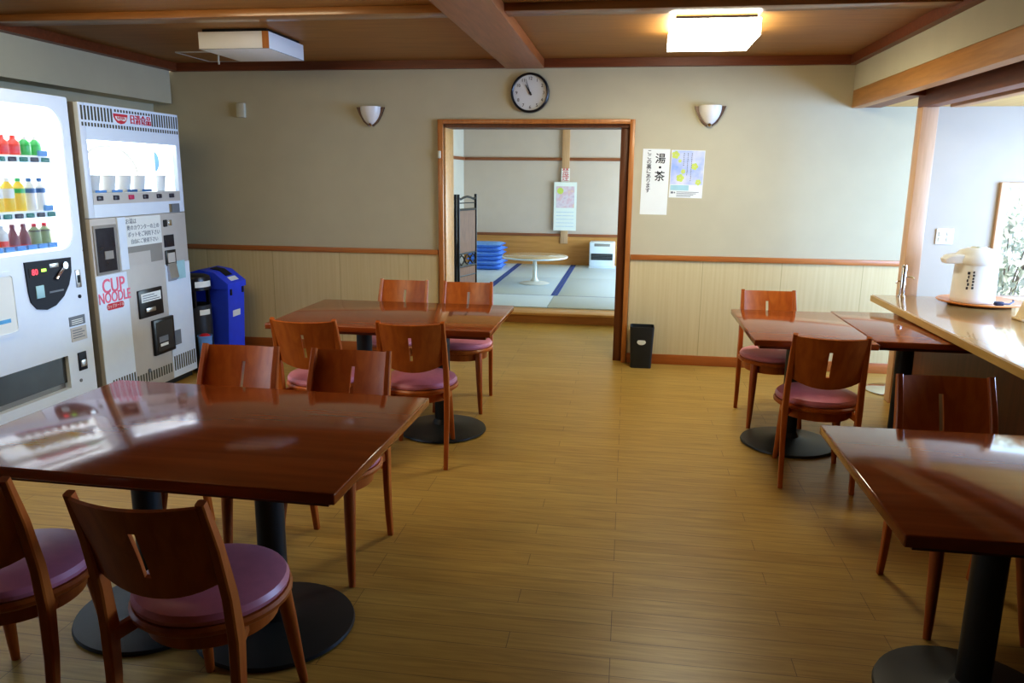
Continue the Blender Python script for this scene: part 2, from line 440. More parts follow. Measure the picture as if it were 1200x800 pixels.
for i, y in enumerate((4.27, 2.05, -.2)):
    for x0, x1 in ((-3.83, -.995), (-.69, SX)):
        struct('trim_%d' % (3 + i), MB().box(x0, x1, y, y + .15, 2.35, CZ, .003), M['batten'], 'wooden ceiling batten crossing the dining room', 'batten')
b = MB().box(-3.83, -.995, BW - .05, BW, 2.326, CZ).box(-.69, SX, BW - .05, BW, 2.326, CZ)
struct('trim_6', b, M['crown'], 'reddish brown cornice along the back wall', 'cornice')
struct('trim_7', MB().box(-3.83, -3.76, -2.6, BW - .05, 2.328, CZ), M['crown'], 'reddish brown cornice along the left soffit', 'cornice')
struct('trim_8', MB().box(SX - .05, SX, -2.6, BW - .05, 2.326, CZ), M['crown'], 'reddish brown cornice along the drop wall', 'cornice')
# wainscot, cap and baseboard
for k, (x0, x1) in enumerate(((LW, DX0 - .05), (DX1 + .045, 2.1))):
    w = ('beside the machines', 'beside the counter')[k]
    struct('trim_%d' % (9 + k * 2), MB().box(x0, x1, BW - .012, BW, .07, .86), M['wainscot'], 'pale wood grain wainscot ' + w, 'wainscot')
    struct('trim_%d' % (10 + k * 2), MB().box(x0, x1, BW - .03, BW, .852, .893, .004), M['trimx'], 'orange brown wainscot cap rail ' + w, 'rail')
    struct('baseboard_back' + ('', '_end')[k], MB().box(x0, x1, BW - .022, BW, 0, .082, .003), M['base'], 'orange brown baseboard ' + w, 'baseboard')
# doorway frame
b = MB()
b.box(-1.547, DX0, BW - .03, BW + .01, 0, 1.94, .004).box(-.012, .028, BW - .03, BW + .01, 0, 1.94, .004).box(DX0, -.012, BW - .03, BW + .01, DZ, 1.94, .004)
d = struct('door_1', b, M['trim'], 'wooden frame of the wide open doorway to the tatami room', 'doorway')
MB().box(DX0, -1.49, BW + .01, BW + .30, 0, DZ, .003).build('jamb', M['stepwood'], d)
MB().box(-.08, -.012, BW + .03, BW + .07, 0, DZ, .003).build('stile', M['jamb_dark'], d)
MB().box(DX0, -.012, BW + .01, BW + .26, 1.878, DZ).build('head_track', M['jamb_dark'], d)
# the counter side of the room
b = MB().box(SX, 1.70, -2.6, BW, 2.02, 2.146, .004)
struct('trim_13', b, M['lintel'], 'long wooden lintel board below the drop wall', 'lintel')
b = MB().box(1.70, 1.82, 5.38, BW, 2.022, 2.1).box(1.70, 1.82, -2.6, 5.38, 2.085, 2.12)
for x in (1.722, 1.75, 1.785): b.box(x, x + .008, -2.6, 5.38, 2.065, 2.086)
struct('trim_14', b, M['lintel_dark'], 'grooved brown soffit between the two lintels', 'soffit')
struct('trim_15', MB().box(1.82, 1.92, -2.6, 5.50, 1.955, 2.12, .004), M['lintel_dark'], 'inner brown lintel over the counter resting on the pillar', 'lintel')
struct('trim_16', MB().box(1.955, 2.03, -2.6, 5.33, 1.945, 2.03, .003), M['lintel'], 'wooden blind rail beyond the inner lintel', 'rail')
struct('trim_17', MB().box(1.82, 1.92, 5.40, 5.50, 0, 1.955, .004), M['post'], 'pale wooden pillar standing at the end of the counter', 'pillar')
struct('ceiling_counter', MB().box(1.92, 3.7, -2.6, BW, 2.03, 2.1).box(1.82, 1.92, 5.5, BW, 2.03, 2.1), M['paleceil'], 'pale board ceiling over the counter side', 'ceiling')
b = MB().box(3.6, 3.7, -2.6, 3.0, 0, 2.5).box(3.6, 3.7, 5.9, BW + .1, 0, 2.5).box(3.6, 3.7, 3.0, 5.9, 0, .75).box(3.6, 3.7, 3.0, 5.9, 1.9, 2.5)
struct('wall_right_outer', b, M['wall'], 'outer wall of the counter side with a long window opening', 'wall')
b = MB().box(-4.2, 3.7, -2.7, -2.6, 0, 2.5)
struct('wall_front', b, M['counter_panel'], 'plain wall behind the viewer', 'wall')  # unseen wall, given a dark finish to cut bounce light in the foreground
# window in the back wall, right
b = MB().box(2.715, 2.77, BW - .03, BW + .1, .60, 1.49, .003).box(3.44, 3.5, BW - .03, BW + .1, .60, 1.49, .003).box(2.77, 3.44, BW - .03, BW + .1, 1.45, 1.49, .003).box(2.77, 3.44, BW - .03, BW + .1, .60, .64, .003)
w = struct('window_1', b, M['post'], 'wooden framed window in the back wall beyond the counter', 'window')
MB().box(2.77, 3.44, BW + .03, BW + .036, .64, 1.45).build('pane', M['glass'], w)

# ------------------------------------------------------------------ tatami room
TZ, TY0, TY1 = .12, 8.15, 12.3
struct('wall_tatami_back', MB().box(-2.75, 2.3, TY1, TY1 + .1, 0, 2.5), M['wall_tatami'], 'grey plaster far wall of the tatami room', 'wall')
struct('wall_tatami_left', MB().box(-2.75, -2.62, 6.55, TY1, 0, 2.5), M['wall_pale'], 'pale left wall of the tatami room', 'wall')
b = MB().box(2.2, 2.3, 6.3, 8.3, 0, 2.5).box(2.2, 2.3, 11.8, TY1, 0, 2.5).box(2.2, 2.3, 8.3, 11.8, 0, .3).box(2.2, 2.3, 8.3, 11.8, 2.0, 2.5)
struct('wall_tatami_right', b, M['wall_pale'], 'right wall of the tatami room with a window opening', 'wall')
struct('ceiling_tatami', MB().box(-2.75, 2.3, 6.4, TY1, 2.262, 2.36), M['paleceil'], 'board ceiling of the tatami room', 'ceiling')
st = struct('floor_step', MB().box(-2.62, 2.2, 7.86, 7.89, 0, .09), M['riser'], 'wooden step up to the tatami room', 'step')
MB().box(-2.62, 2.2, 7.84, 8.16, .082, .108, .004).build('step_board', M['stepwood'], st)
struct('floor_tatami_base', MB().box(-2.62, 2.2, 8.16, TY1, 0, .075), M['riser'], 'raised floor under the tatami mats', 'floor')
tf = bpy.data.objects.new('floor_tatami', None); COL.objects.link(tf)
tag(tf, 'pale tatami floor with blue cloth edged mats', 'floor', kind='structure')
xs = [-2.60, -1.70, -.83, .04, .91, 1.78]
for x0, x1 in ((-2.6, -.83), (-.83, .91), (.91, 2.2)):
    m_ = MB().box(x0 + .002, x1 - .002, TY0 + .01, 9.0 - .004, .075, TZ, .004).build('mat', M['tatami'], tf)
    MB().box(x0 + .002, x1 - .002, 9.0 - .012, 9.0 - .004, TZ, TZ + .001).build('edging', M['tatami_edge'], m_)
for x0, x1 in zip(xs, xs[1:]):
    for y0, y1 in ((9.0, 10.65), (10.65, TY1)):
        m_ = MB().box(x0 + .002, x1 - .002, y0 + .002, y1 - .002, .075, TZ, .004).build('mat', M['tatami'], tf)
        b = MB()
        if x0 > -2: b.box(x0 + .002, x0 + .04, y0 + .004, y1 - .004, TZ - .001, TZ + .0015)
        b.box(x1 - .04, x1 - .002, y0 + .004, y1 - .004, TZ - .001, TZ + .0015)
        b.build('edging', M['tatami_edge'], m_)
struct('trim_18', MB().box(-2.62, 2.2, TY1 - .02, TY1, TZ, .57), M['twood'], 'orange wood wainscot of the tatami room', 'wainscot')
struct('trim_19', MB().box(-2.62, 2.2, TY1 - .035, TY1, .57, .61, .003), M['trail'], 'brown rail on top of the tatami room wainscot', 'rail')
struct('trim_20', MB().box(-2.62, 2.2, TY1 - .025, TY1, 1.74, 1.785, .003).box(-2.62, -2.595, 8.0, TY1 - .025, 1.74, 1.785), M['trail'], 'brown picture rail round the tatami room', 'rail')
struct('trim_21', MB().box(-2.62, 2.2, TY1 - .03, TY1, 2.232, 2.265), M['trail'], 'brown cornice of the tatami room', 'cornice')
struct('trim_22', MB().box(-1.05, -.935, TY1 - .05, TY1, .46, 2.235, .003), M['tpost'], 'wooden wall post in the tatami room', 'pillar')

# ------------------------------------------------------------------ outside the window
struct('ground_outside', MB().box(-1, 14, 6.5 + 6.1, 30, -.4, -.3).box(2.4, 14, 6.5, 12.6, -.4, -.3), M['ground'], 'pale gravel ground outside the window', 'ground')
def shrub(x, y, h, label):
    t = thing('shrub', label, 'shrub', (x, y, -.3))
    b = MB()
    for k in range(9):
        a = k * 2.4; r = .25 + .3 * random.random()
        b.tube([(0, 0, 0), (.4 * r * math.cos(a), .4 * r * math.sin(a), h * .5), (r * math.cos(a), r * math.sin(a), h * (.8 + .2 * random.random()))], [.011, .008, .003], 6)
    b.build('stem', M['bark'], t)
    bm = MB()
    for k in range(1500):
        a = random.random() * 2 * PI; r = .6 * math.sqrt(random.random()); z = h * (.2 + .85 * random.random())
        c = Vector((r * math.cos(a), r * math.sin(a), z)); e = Euler((random.random() * 3, random.random() * 3, random.random() * 6)).to_matrix()
        s_ = .035 + .035 * random.random()
        bm.bm.faces.new([bm.bm.verts.new(c + e @ Vector(q)) for q in ((-s_, 0, 0), (0, -s_ * .5, .004), (s_, 0, 0), (0, s_ * .5, .004))])
    bm.build('foliage', M['leaf'], t)
shrub(3.75, 8.3, 1.75, 'pale leafy shrub nearest the window, outside the glass')
shrub(5.9, 9.6, 2.1, 'taller pale leafy shrub farther off outside the window')

# ------------------------------------------------------------------ tables
TH = .70
def make_table(name, label, x0, x1, y0, y1, cols, rz=0.0):
    cx, cy = (x0 + x1) / 2, (y0 + y1) / 2
    t = thing(name, label, 'table', (cx, cy, 0), rz)
    hx, hy = (x1 - x0) / 2, (y1 - y0) / 2
    top = MB().box(-hx, hx, -hy, hy, TH - .032, TH, .005, 3).build('tabletop', M['table'], t)
    MB().box(-hx + .03, hx - .03, -hy + .03, hy - .03, TH - .05, TH - .032).build('underframe', M['table_edge'], top)
    for px in cols:
        c = MB().cyl((px - cx, 0, .02), (px - cx, 0, TH - .06), .046, n=28).build('column', M['black'], t)
        MB().box(px - cx - .16, px - cx + .16, -.2, .2, TH - .062, TH - .05).build('mounting_plate', M['black'], c)
        MB().lathe([(0, 0), (.25, 0), (.262, .006), (.258, .016), (.2, .026), (.1, .036), (.06, .048), (.05, .07), (.046, .075)], (px - cx, 0, 0), 48).build('base', M['black'], t)
    return t
make_table('dining_table', 'large glossy red brown table in front of the vending machines, reflecting their lit displays', -1.97, -.705, 1.765, 2.66, (-1.57, -1.125), math.radians(-1.2))
make_table('dining_table', 'long red brown table between the bins and the tatami doorway', -1.945, -.69, 3.885, 4.745, (-1.53, -1.055))
make_table('dining_table', 'square red brown table standing nearest the black bin, butted against the table by the counter', .662, 1.262, 3.955, 4.90, (.965,))
make_table('dining_table', 'square red brown table tucked under the edge of the counter', 1.268, 1.868, 4.03, 4.95, (1.572,))
make_table('dining_table', 'red brown table with a cut off end, below the counter front, reflecting the pillar', .662, 1.85, 1.755, 2.575, (1.05, 1.48))

# ------------------------------------------------------------------ chairs
def make_chair(label):
    t = thing('dining_chair', label, 'chair', group='dining chairs with slotted backs')
    MB().lathe([(0, .405), (.182, .405), (.197, .415), (.2, .427), (.192, .441), (.165, .452), (.1, .459), (0, .461)], n=40).build('seat', M['vinyl'], t)
    ring = MB().lathe([(.12, .385), (.198, .385), (.206, .392), (.207, .402), (.2, .41), (.12, .41)], n=40).build('seat_ring', M['chair'], t)
    MB().lathe([(.150, .335), (.168, .335), (.172, .385), (.150, .385)], n=40).build('apron', M['chair'], ring)
    for sx in (-1, 1):
        MB().tube([(sx * .128, .125, .395), (sx * .136, .155, .25), (sx * .146, .185, .08), (sx * .152, .2, 0)], [.024, .021, .016, .0125], 14).build('leg', M['chair'], t)
    for sx in (-1, 1):
        pts = [(sx * .165, -.235, 0), (sx * .166, -.212, .12), (sx * .168, -.196, .26), (sx * .169, -.192, .4), (sx * .167, -.206, .52), (sx * .164, -.24, .66), (sx * .160, -.285, .79)]
        rect = [(.011, .012), (.012, .015), (.013, .019), (.014, .022), (.0135, .019), (.0125, .015), (.011, .011)]
        leg = MB().tube(pts, 0, rect=rect, up=(0, 1, 0)).build('leg', M['chair'], t)
        MB().tube([(sx * .165, -.19, .372), (sx * .14, -.10, .372)], 0, rect=(.011, .018), up=(0, 0, 1)).build('bracket', M['chair'], leg)
    # bent panel with an upright slot; hollow towards the sitter
    W = .156
    us = [-1, -.9, -.75, -.58, -.4, -.22, -.054, .054, .22, .4, .58, .75, .9, 1]
    vs = [0, .08, .2, .24, .4, .58, .75, .79, .92, 1]
    def fn(u, v):
        zb = .522 + .04 * abs(u) ** 2.2; zt = .783 - .004 * (1 - u * u)
        z = zb + (zt - zb) * v
        yb = -.2 - (z - .5) * .28 - max(0, z - .64) * .1
        y = yb - .035 * (1 - u * u)
        return (u * W, y, z), (-.45 * u, -1, -.3)
    sl = us.index(-.054)
    MB().shell(us, vs, fn, .011, skip={(sl, j) for j in range(3, 6)}).build('backrest', M['chair'], t)
    return t
R = math.radians
chairs = [
    (-1.065, 1.745, 0, 'brown chair with mauve seat whose whole back faces us, drawn up before the large table'),
    (-1.655, 1.745, 14, 'brown chair cut by the picture edge, beside the other chair before the large table'),
    (-1.60, 2.69, 180, 'brown chair across the large table with its back nearest the vending machines'),
    (-1.112, 2.69, 180, 'brown chair across the large table with its back and legs at the table corner'),
    (-1.60, 3.87, 2, 'brown chair with its back to us at the long table, nearer the vending machines'),
    (-1.075, 3.90, 6, 'brown chair with its back to us at the long table, beside the black disc foot'),
    (-1.52, 4.86, 180, 'brown chair across the long table against the wainscot, facing us beside the door frame'),
    (-1.05, 4.85, 183, 'brown chair across the long table standing right before the tatami doorway'),
    (.985, 3.955, -5, 'dark brown chair with its back to us at the square table near the counter'),
    (.93, 4.875, 181, 'brown chair facing us behind the square table, against the wainscot'),
    (1.195, 2.69, 181, 'dark brown chair facing us across the table below the counter front'),
]
c0 = None
for x, y, a, lab in chairs:
    if c0 is None: c = c0 = make_chair(lab)
    else: c = copy_tree(c0)
    c.location = (x, y, 0); c.rotation_euler = (0, 0, R(a)); c['label'] = lab

# ------------------------------------------------------------------ counter and what stands on it
t = thing('counter', 'long counter with a pale wood top and dark brown front', 'counter', (1.63, 5.38, 0))
MB().box(1.63, 2.6, -.6, 5.38, .706, .75, .006, 3).build('worktop', M['counter'], t, world=True)
MB().box(1.624, 1.632, -.6, 5.38, .708, .746).build('edge_strip', M['counter_edge'], t, world=True)
MB().box(1.885, 1.905, -.6, 5.36, 0, .706).build('front_panel', M['counter_panel'], t, world=True)
MB().box(1.885, 2.55, 5.34, 5.375, 0, .706).build('end_panel', M['counter_edge'], t, world=True)
# serving tray + air pot
PX, PY = 2.16, 5.12
t = thing('serving_tray', 'round wooden tray under the white air pot on the counter', 'tray', (PX + .03, PY, .75))
MB().lathe([(0, 0), (.17, 0), (.235, .012), (.243, .02), (.238, .024), (.17, .012), (0, .012)], n=48).build('tray_body', M['tray'], t)
t = thing('air_pot', 'white air pot with a domed lid standing on the round tray', 'air pot', (PX - .015, PY, .763), R(-14))
MB().lathe([(0, 0), (.118, 0), (.124, .01), (.124, .03), (.12, .2), (.118, .235), (0, .235)], n=40).build('body', M['whitegl'], t)
lid = MB().lathe([(0, .235), (.124, .235), (.132, .245), (.134, .265), (.126, .292), (.1, .318), (.06, .333), (0, .337)], n=40).build('lid', M['whitegl'], t)
MB().tube([(-.05, -.02, .262), (-.11, -.035, .266), (-.165, -.05, .262), (-.19, -.057, .25)], 0, rect=[(.075, .03), (.068, .03), (.052, .024), (.036, .015)]).build('spout', M['whitegl'], lid)
MB().lathe([(0, .334), (.045, .334), (.042, .342), (0, .344)], n=24).build('push_button', M['offwhite'], lid)
b = MB()
for k in range(5): b.box(-.058 + .004 * (k % 2), -.044 - .003 * (k % 3), -.1145, -.1135, .178 - k * .023, .194 - k * .023)
for k in range(6): b.box(-.030, -.021 + .002 * (k % 2), -.1225, -.1205, .186 - k * .019, .198 - k * .019)
b.build('print_marks', M['ink'], t)
t = thing('plug_cord', 'small dark plug and cord lying on the tray rim by the air pot', 'cord', (2.235, 4.96, .762))
MB().box(-.03, .02, -.02, .012, .004, .028, .006).build('plug', M['navy'], t)
MB().tube([(.02, 0, .014), (.06, .01, .012), (.1, .05, .02), (.12, .1, .022)], .005, 8).build('cord', M['navy'], t)
t = thing('card_holder', 'cream wedge shaped card holder at the picture edge on the counter', 'holder', (2.26, 4.55, .75))
MB().prism([(-.1, 0), (.12, 0), (.12, .2), (-.03, .2)], -.05, .05, 'xz').build('sloped_body', M['cream'], t)
MB().box(-.112, .13, -.06, .06, 0, .012, .003).build('foot_plate', M['cream'], t)
t = thing('water_tap', 'slim upright chrome tap at the foot of the pillar on the counter', 'tap', (1.80, 5.33, .75))
MB().lathe([(0, 0), (.024, 0), (.024, .008), (.017, .012), (.016, .2), (.012, .208), (0, .21)], n=24).build('pipe', M['chrome'], t)
MB().tube([(.01, 0, .13), (.05, -.01, .13), (.062, -.012, .12)], .007, 10).build('lever', M['chrome'], t)
MB().tube([(-.01, 0, .1), (-.035, 0, .1), (-.04, 0, .085)], .006, 10).build('side_knob', M['chrome'], t)
t = thing('counter_stool', 'round stool on a chrome disc foot behind the pillar', 'stool', (1.95, 5.74, 0))
MB().lathe([(0, 0), (.18, 0), (.186, .006), (.17, .014), (.06, .026), (.03, .04), (0, .04)], n=40).build('foot_disc', M['chrome'], t)
MB().cyl((0, 0, .03), (0, 0, .42), .022).build('pole', M['chrome'], t)
MB().lathe([(0, .42), (.16, .42), (.17, .435), (.165, .46), (.12, .475), (0, .48)], n=32).build('seat', M['vinyl'], t)

# ------------------------------------------------------------------ vending machines (front planes face +X)
MX = -3.2
def slats(b, y0, y1, z0, z1, n, duty=.5, x=MX):
    st = (y1 - y0) / n
    for k in range(n): b.box(x - .002, x + .0015, y0 + k * st + st * (1 - duty) / 2, y0 + k * st + st * (1 + duty) / 2, z0, z1)
def plate(name, mat, root, y0, y1, z0, z1, x0=MX - .002, x1=MX + .003, bev=.0):
    return MB().box(x0, x1, y0, y1, z0, z1, bev).build(name, mat, root, world=True)
def rounded_window(y0, y1, z0, z1, r, n=6):
    P = []
    for cy, cz, a0 in ((y1 - r, z1 - r, 0), (y0 + r, z1 - r, 90), (y0 + r, z0 + r, 180), (y1 - r, z0 + r, 270)):
        for k in range(n + 1):
            a = R(a0 + 90 * k / n); P.append((cy + r * math.cos(a), cz + r * math.sin(a)))
    return P
def ring_plate(b, outer, inner, x0, x1):
    n = len(outer)
    V = [[b.bm.verts.new((x, y, z)) for y, z in P] for P in (outer, inner) for x in (x0, x1)]
    o0, o1, i0, i1 = V
    for k in range(n):
        j = (k + 1) % n
        b.bm.faces.new((o1[k], o1[j], i1[j], i1[k])); b.bm.faces.new((o0[k], i0[k], i0[j], o0[j]))
        b.bm.faces.new((o0[k], o0[j], o1[j], o1[k])); b.bm.faces.new((i0[k], i1[k], i1[j], i0[j]))

# drink machine
Y0, Y1, ZT = 3.0, 4.152, 1.915
dm = thing('drink_vending_machine', 'white drink vending machine with brightly lit rows of bottles', 'vending machine', (MX - .4, (Y0 + Y1) / 2, 0))
wy0, wy1, wz0, wz1 = 3.10, 4.095, 1.06, 1.85
b = MB()
b.box(-4.0, -3.42, Y0, Y1, .05, ZT - .01)
b.box(-3.42, MX - .04, Y0, wy0 - .02, .05, ZT - .01).box(-3.42, MX - .04, wy1 + .02, Y1, .05, ZT - .01)
b.box(-3.42, MX - .04, wy0 - .02, wy1 + .02, .05, wz0 - .03).box(-3.42, MX - .04, wy0 - .02, wy1 + .02, wz1 + .02, ZT - .01)
b.build('cabinet', M['greyside'], dm, world=True)
b = MB()
ring_plate(b, rounded_window(Y0, Y1, wz0 - .02, ZT, .012), rounded_window(wy0, wy1, wz0, wz1, .11), MX - .04, MX)
b.box(MX - .04, MX, Y0, 3.3, .12, wz0 - .02).box(MX - .04, MX, 3.935, Y1, .12, wz0 - .02).box(MX - .04, MX, 3.3, 3.935, .45, wz0 - .02).box(MX - .04, MX, 3.3, 3.935, .12, .255)
door = b.build('door', M['white'], dm, world=True)
b = MB(); ring_plate(b, rounded_window(wy0, wy1, wz0, wz1, .11), rounded_window(wy0 + .02, 4.0, wz0 + .02, wz1 - .02, .02), MX - .03, MX - .01)
b.build('lit_surround', M['litframe'], door, world=True)
MB().box(-3.415, -3.405, wy0, wy1, wz0, wz1).build('display_back', M['lit'], dm, world=True)
MB().box(-3.405, -3.23, wy1 - .012, wy1, wz0, wz1).build('display_side', M['lit2'], dm, world=True)
MB().box(-3.25, -3.232, wy0 + .02, 4.02, 1.825, 1.843).build('light_tube', M['tube'], dm, world=True)
MB().box(-3.25, -3.232, 4.035, 4.052, wz0 + .06, 1.78).build('light_tube', M['tube'], dm, world=True)
MB().box(MX - .008, MX - .004, wy0 + .01, wy1 - .01, wz0 + .01, wz1 - .01).build('window_pane', M['glass'], dm, world=True)
MB().box(-4.0, MX - .03, Y0 + .02, Y1 - .02, 0, .06).build('plinth', M['black'], dm, world=True)
shz = (1.585, 1.288, 1.085)
bz = (1.562, 1.265, 1.056)
for z, zz in zip(shz, bz):
    sh = MB().box(-3.40, -3.24, wy0, 4.0, z - .012, z, .002).build('shelf', M['whitegl'], dm, world=True)
    MB().box(-3.24, -3.225, wy0, 4.0, zz - .016, zz + .016).build('button_rail', M['white'], sh, world=True)
    b1, b2, tg = MB(), MB(), MB()
    k = 0; y = 3.957
    while y > 3.15:
        (b1 if k % 2 == 0 else b2).box(-3.226, -3.214, y - .026, y + .026, zz - .0125, zz + .0125, .004)
        if zz < 1.1 or k < 1: tg.box(-3.238, -3.224, y - .034, y + .026, zz + .02, zz + .05)
        y -= .0785; k += 1
    b1.build('button', M['btn_teal'], sh, world=True); b2.build('button', M['btn_dark'], sh, world=True); tg.build('price_card', M['tag_blue'], sh, world=True)
# coin panel
P = [(3.684, 1.02), (4.037, 1.014), (4.03, .93), (4.0, .86), (3.95, .80), (3.88, .757), (3.81, .743), (3.74, .757), (3.70, .80), (3.69, .86)]
b = MB().prism([(u, v) for u, v in P], MX - .002, MX + .008, 'yz'); cp = b.build('coin_panel', M['darkpanel'], dm, world=True)
plate('display_screen', M['mouth'], cp, 3.705, 3.845, .935, .985, MX + .006, MX + .010)
text_verts([('80', .045, (MX + .0115, 3.745, .96), 1)], SIDETXT, 'red_digits', M['led_red'], cp)
plate('green_lamp', M['led_green'], cp, 3.795, 3.83, .957, .973, MX + .009, MX + .0125, .002)
plate('banknote_mouth', M['teal'], cp, 3.74, 3.80, .815, .885, MX + .006, MX + .013, .003)
plate('coin_guide', M['steel'], cp, 3.86, 3.93, .97, .995, MX + .006, MX + .011, .002)
MB().cyl((MX + .006, 3.975, .975), (MX + .02, 3.975, .975), .022).build('coin_slot', M['chrome'], cp, world=True)
MB().tube([(MX + .012, 3.965, .96), (MX + .018, 3.925, .935), (MX + .016, 3.895, .905)], .008, 8).build('return_lever', M['chrome'], cp, world=True)
plate('price_line', M['inkgrey'], cp, 3.84, 3.95, .832, .842, MX + .006, MX + .0095)
# the rest of the front
b = MB(); ring_plate(b, rounded_window(3.12, 3.61, .645, .985, .03), rounded_window(3.14, 3.59, .665, .965, .02), MX - .002, MX + .008)
pf = b.build('poster_frame', M['white'], dm, world=True)
plate('poster_sheet', M['paper'], pf, 3.14, 3.59, .665, .965)
plate('blue_print', M['inkblue'], pf, 3.40, 3.55, .72, .74, MX, MX + .004)
lk = plate('key_plate', M['steel'], dm, 4.066, 4.106, .832, .936, MX - .002, MX + .006, .002)
plate('key_slot', M['mouth'], lk, 4.075, 4.097, .86, .905, MX + .004, MX + .0075)
MB().cyl((MX - .002, 4.082, .778), (MX + .005, 4.082, .778), .011).build('lock', M['darkpanel'], dm, world=True)
s1 = plate('notice_sticker', M['inkgrey'], dm, 3.974, 4.105, .613, .668); s2 = plate('notice_sticker', M['greybeige'], dm, 3.978, 4.108, .52, .603)
b = MB()
for k in range(3): b.box(MX + .002, MX + .0042, 3.99, 4.085, .632 + k * .011 - .01, .637 + k * .011 - .01)
b.build('small_print', M['paper'], s1, world=True)
b = MB()
for k in range(4): b.box(MX + .002, MX + .0042, 3.99, 4.09 - .02 * (k % 2), .538 + k * .015, .543 + k * .015)
b.build('small_print', M['inkgrey'], s2, world=True)
dp = MB().box(MX - .05, MX - .035, 3.3, 3.935, .33, .45, .002).box(MX - .03, MX - .022, 3.3, 3.935, .29, .45).build('delivery_flap', M['darkport'], dm, world=True)
MB().box(MX - .28, MX - .055, 3.3, 3.935, .255, .45).build('delivery_chute', M['mouth'], dp, world=True)
cr = plate('coin_return', M['darkpanel'], dm, 4.012, 4.082, .338, .448, MX - .002, MX + .006, .003)
plate('return_cup', M['steel'], cr, 4.024, 4.07, .36, .40, MX + .004, MX + .012, .003)
MB().cyl((MX - .002, 4.018, .28), (MX + .004, 4.018, .28), .010).build('key_hole', M['inkgrey'], dm, world=True)

# sample drinks inside the drink machine
def bottle_kind(kind):
    if kind == 'round': return [(0, 0), (.028, 0), (.031, .004), (.031, .052), (.0325, .056), (.031, .06), (.028, .072), (.016, .082), (.013, .086)], .086
    if kind == 'tall': return [(0, 0), (.028, 0), (.03, .004), (.03, .12), (.024, .14), (.014, .153), (.012, .158)], .158
    if kind == 'cone': return [(0, 0), (.029, 0), (.031, .005), (.031, .05), (.024, .075), (.012, .108), (.011, .115)], .115
    return [(0, 0), (.028, 0), (.031, .005), (.031, .088), (.03, .094), (.016, .108), (.014, .112)], .112
protos = {}
def drink(kind, body, capm, labm, lab_z, y, z, label, group):
    key = (kind, body, capm, labm)
    if key in protos:
        t = copy_tree(protos[key])
    else:
        t = thing('sample_bottle', label, 'bottle', group=group)
        prof, h = bottle_kind(kind)
        MB().lathe(prof, n=16).build('bottle_body', M[body], t)
        MB().lathe([(0, h - .001), (.014, h - .001), (.014, h + .016), (.012, h + .018), (0, h + .018)], n=14).build('cap', M[capm], t)
        rr = prof[2][0] + .0008
        MB().lathe([(rr - .002, lab_z[0]), (rr, lab_z[0]), (rr, lab_z[1]), (rr - .002, lab_z[1])], n=16).build('label_band', M[labm], t)
        protos[key] = t
    t.location = (-3.292, y + .1, z); t['label'] = label; t['group'] = group
ys = [3.957 - .0785 * k for k in range(11)]
z1, z2, z3 = shz
for k, y in enumerate(ys):
    if y < 3.3: break
    if k < 2: pass
    # top shelf
    if k in (1, 2): drink('round', 'b_green', 'b_white', 'b_green', (.02, .05), y, z1, 'green sample bottle on the top shelf of the lit drink machine', 'green bottles on the top shelf')
    elif k >= 3: drink('round', 'b_orange', 'b_orange', 'b_red', (.012, .046), y, z1, 'orange red sample bottle on the top shelf of the lit drink machine', 'orange bottles on the top shelf')
    # middle shelf
    if k in (1, 2): drink('tall', 'b_white', 'b_teal', 'b_teal', (.095, .12), y, z2, 'white sample bottle with a teal band on the middle shelf of the drink machine', 'white bottles on the middle shelf')
    elif k == 3: drink('tall', 'b_yellow', 'b_green', 'b_green', (.095, .12), y, z2, 'yellow sample bottle with a green top on the middle shelf of the drink machine', 'green topped bottles on the middle shelf')
    elif k >= 4: drink('tall', 'b_yellow', 'b_white', 'b_white', (.07, .12), y, z2, 'yellow sample bottle with a white top on the middle shelf of the drink machine', 'yellow bottles on the middle shelf')
    # bottom shelf
    if k in (1, 2): drink('can', 'b_label', 'b_red', 'b_dark', (.085, .092), y, z3, 'mixed label sample bottle with a red cap on the bottom shelf of the drink machine', 'red capped bottles on the bottom shelf')
    elif k in (3, 4): drink('cone', 'b_brown', 'b_brown', 'b_red', (.0, .022), y, z3, 'pointed brown sample bottle with a red base on the bottom shelf of the drink machine', 'pointed bottles on the bottom shelf')
    elif k >= 5: drink('can', 'b_white', 'b_white', 'b_orange', (.02, .05), y, z3, 'white sample bottle with an orange band on the bottom shelf of the drink machine', 'white bottles on the bottom shelf')

# noodle machine
Y0, Y1, ZT = 4.238, 5.262, 1.9
nm = thing('noodle_vending_machine', 'white and grey cup noodle vending machine with a red bowl emblem', 'vending machine', (MX - .4, (Y0 + Y1) / 2, 0))
b = MB().box(-4.0, -3.33, Y0, Y1, .05, ZT)
b.box(-3.33, MX - .03, Y0, 4.28, .05, ZT).box(-3.33, MX - .03, 5.225, Y1, .05, ZT).box(-3.33, MX - .03, 4.28, 5.225, .05, 1.36).box(-3.33, MX - .03, 4.28, 5.225, 1.69, ZT)
b.build('cabinet', M['greyside'], nm, world=True)
b = MB().box(-3.23, MX, Y0, 4.29, 1.225, ZT, .003).box(-3.23, MX, 5.215, Y1, 1.225, ZT, .003).box(-3.23, MX, 4.29, 5.215, 1.225, 1.372).box(-3.23, MX, 4.29, 5.215, 1.688, ZT)
ud = b.build('upper_door', M['white'], nm, world=True)
b = MB()
slats(b, 4.25, 4.55, 1.802, 1.884, 10); slats(b, 4.94, 5.255, 1.802, 1.884, 11); slats(b, 4.56, 4.94, 1.868, 1.884, 13); slats(b, 4.25, 5.255, 1.766, 1.788, 36)
b.build('vent_slots', M['slot'], ud, world=True)
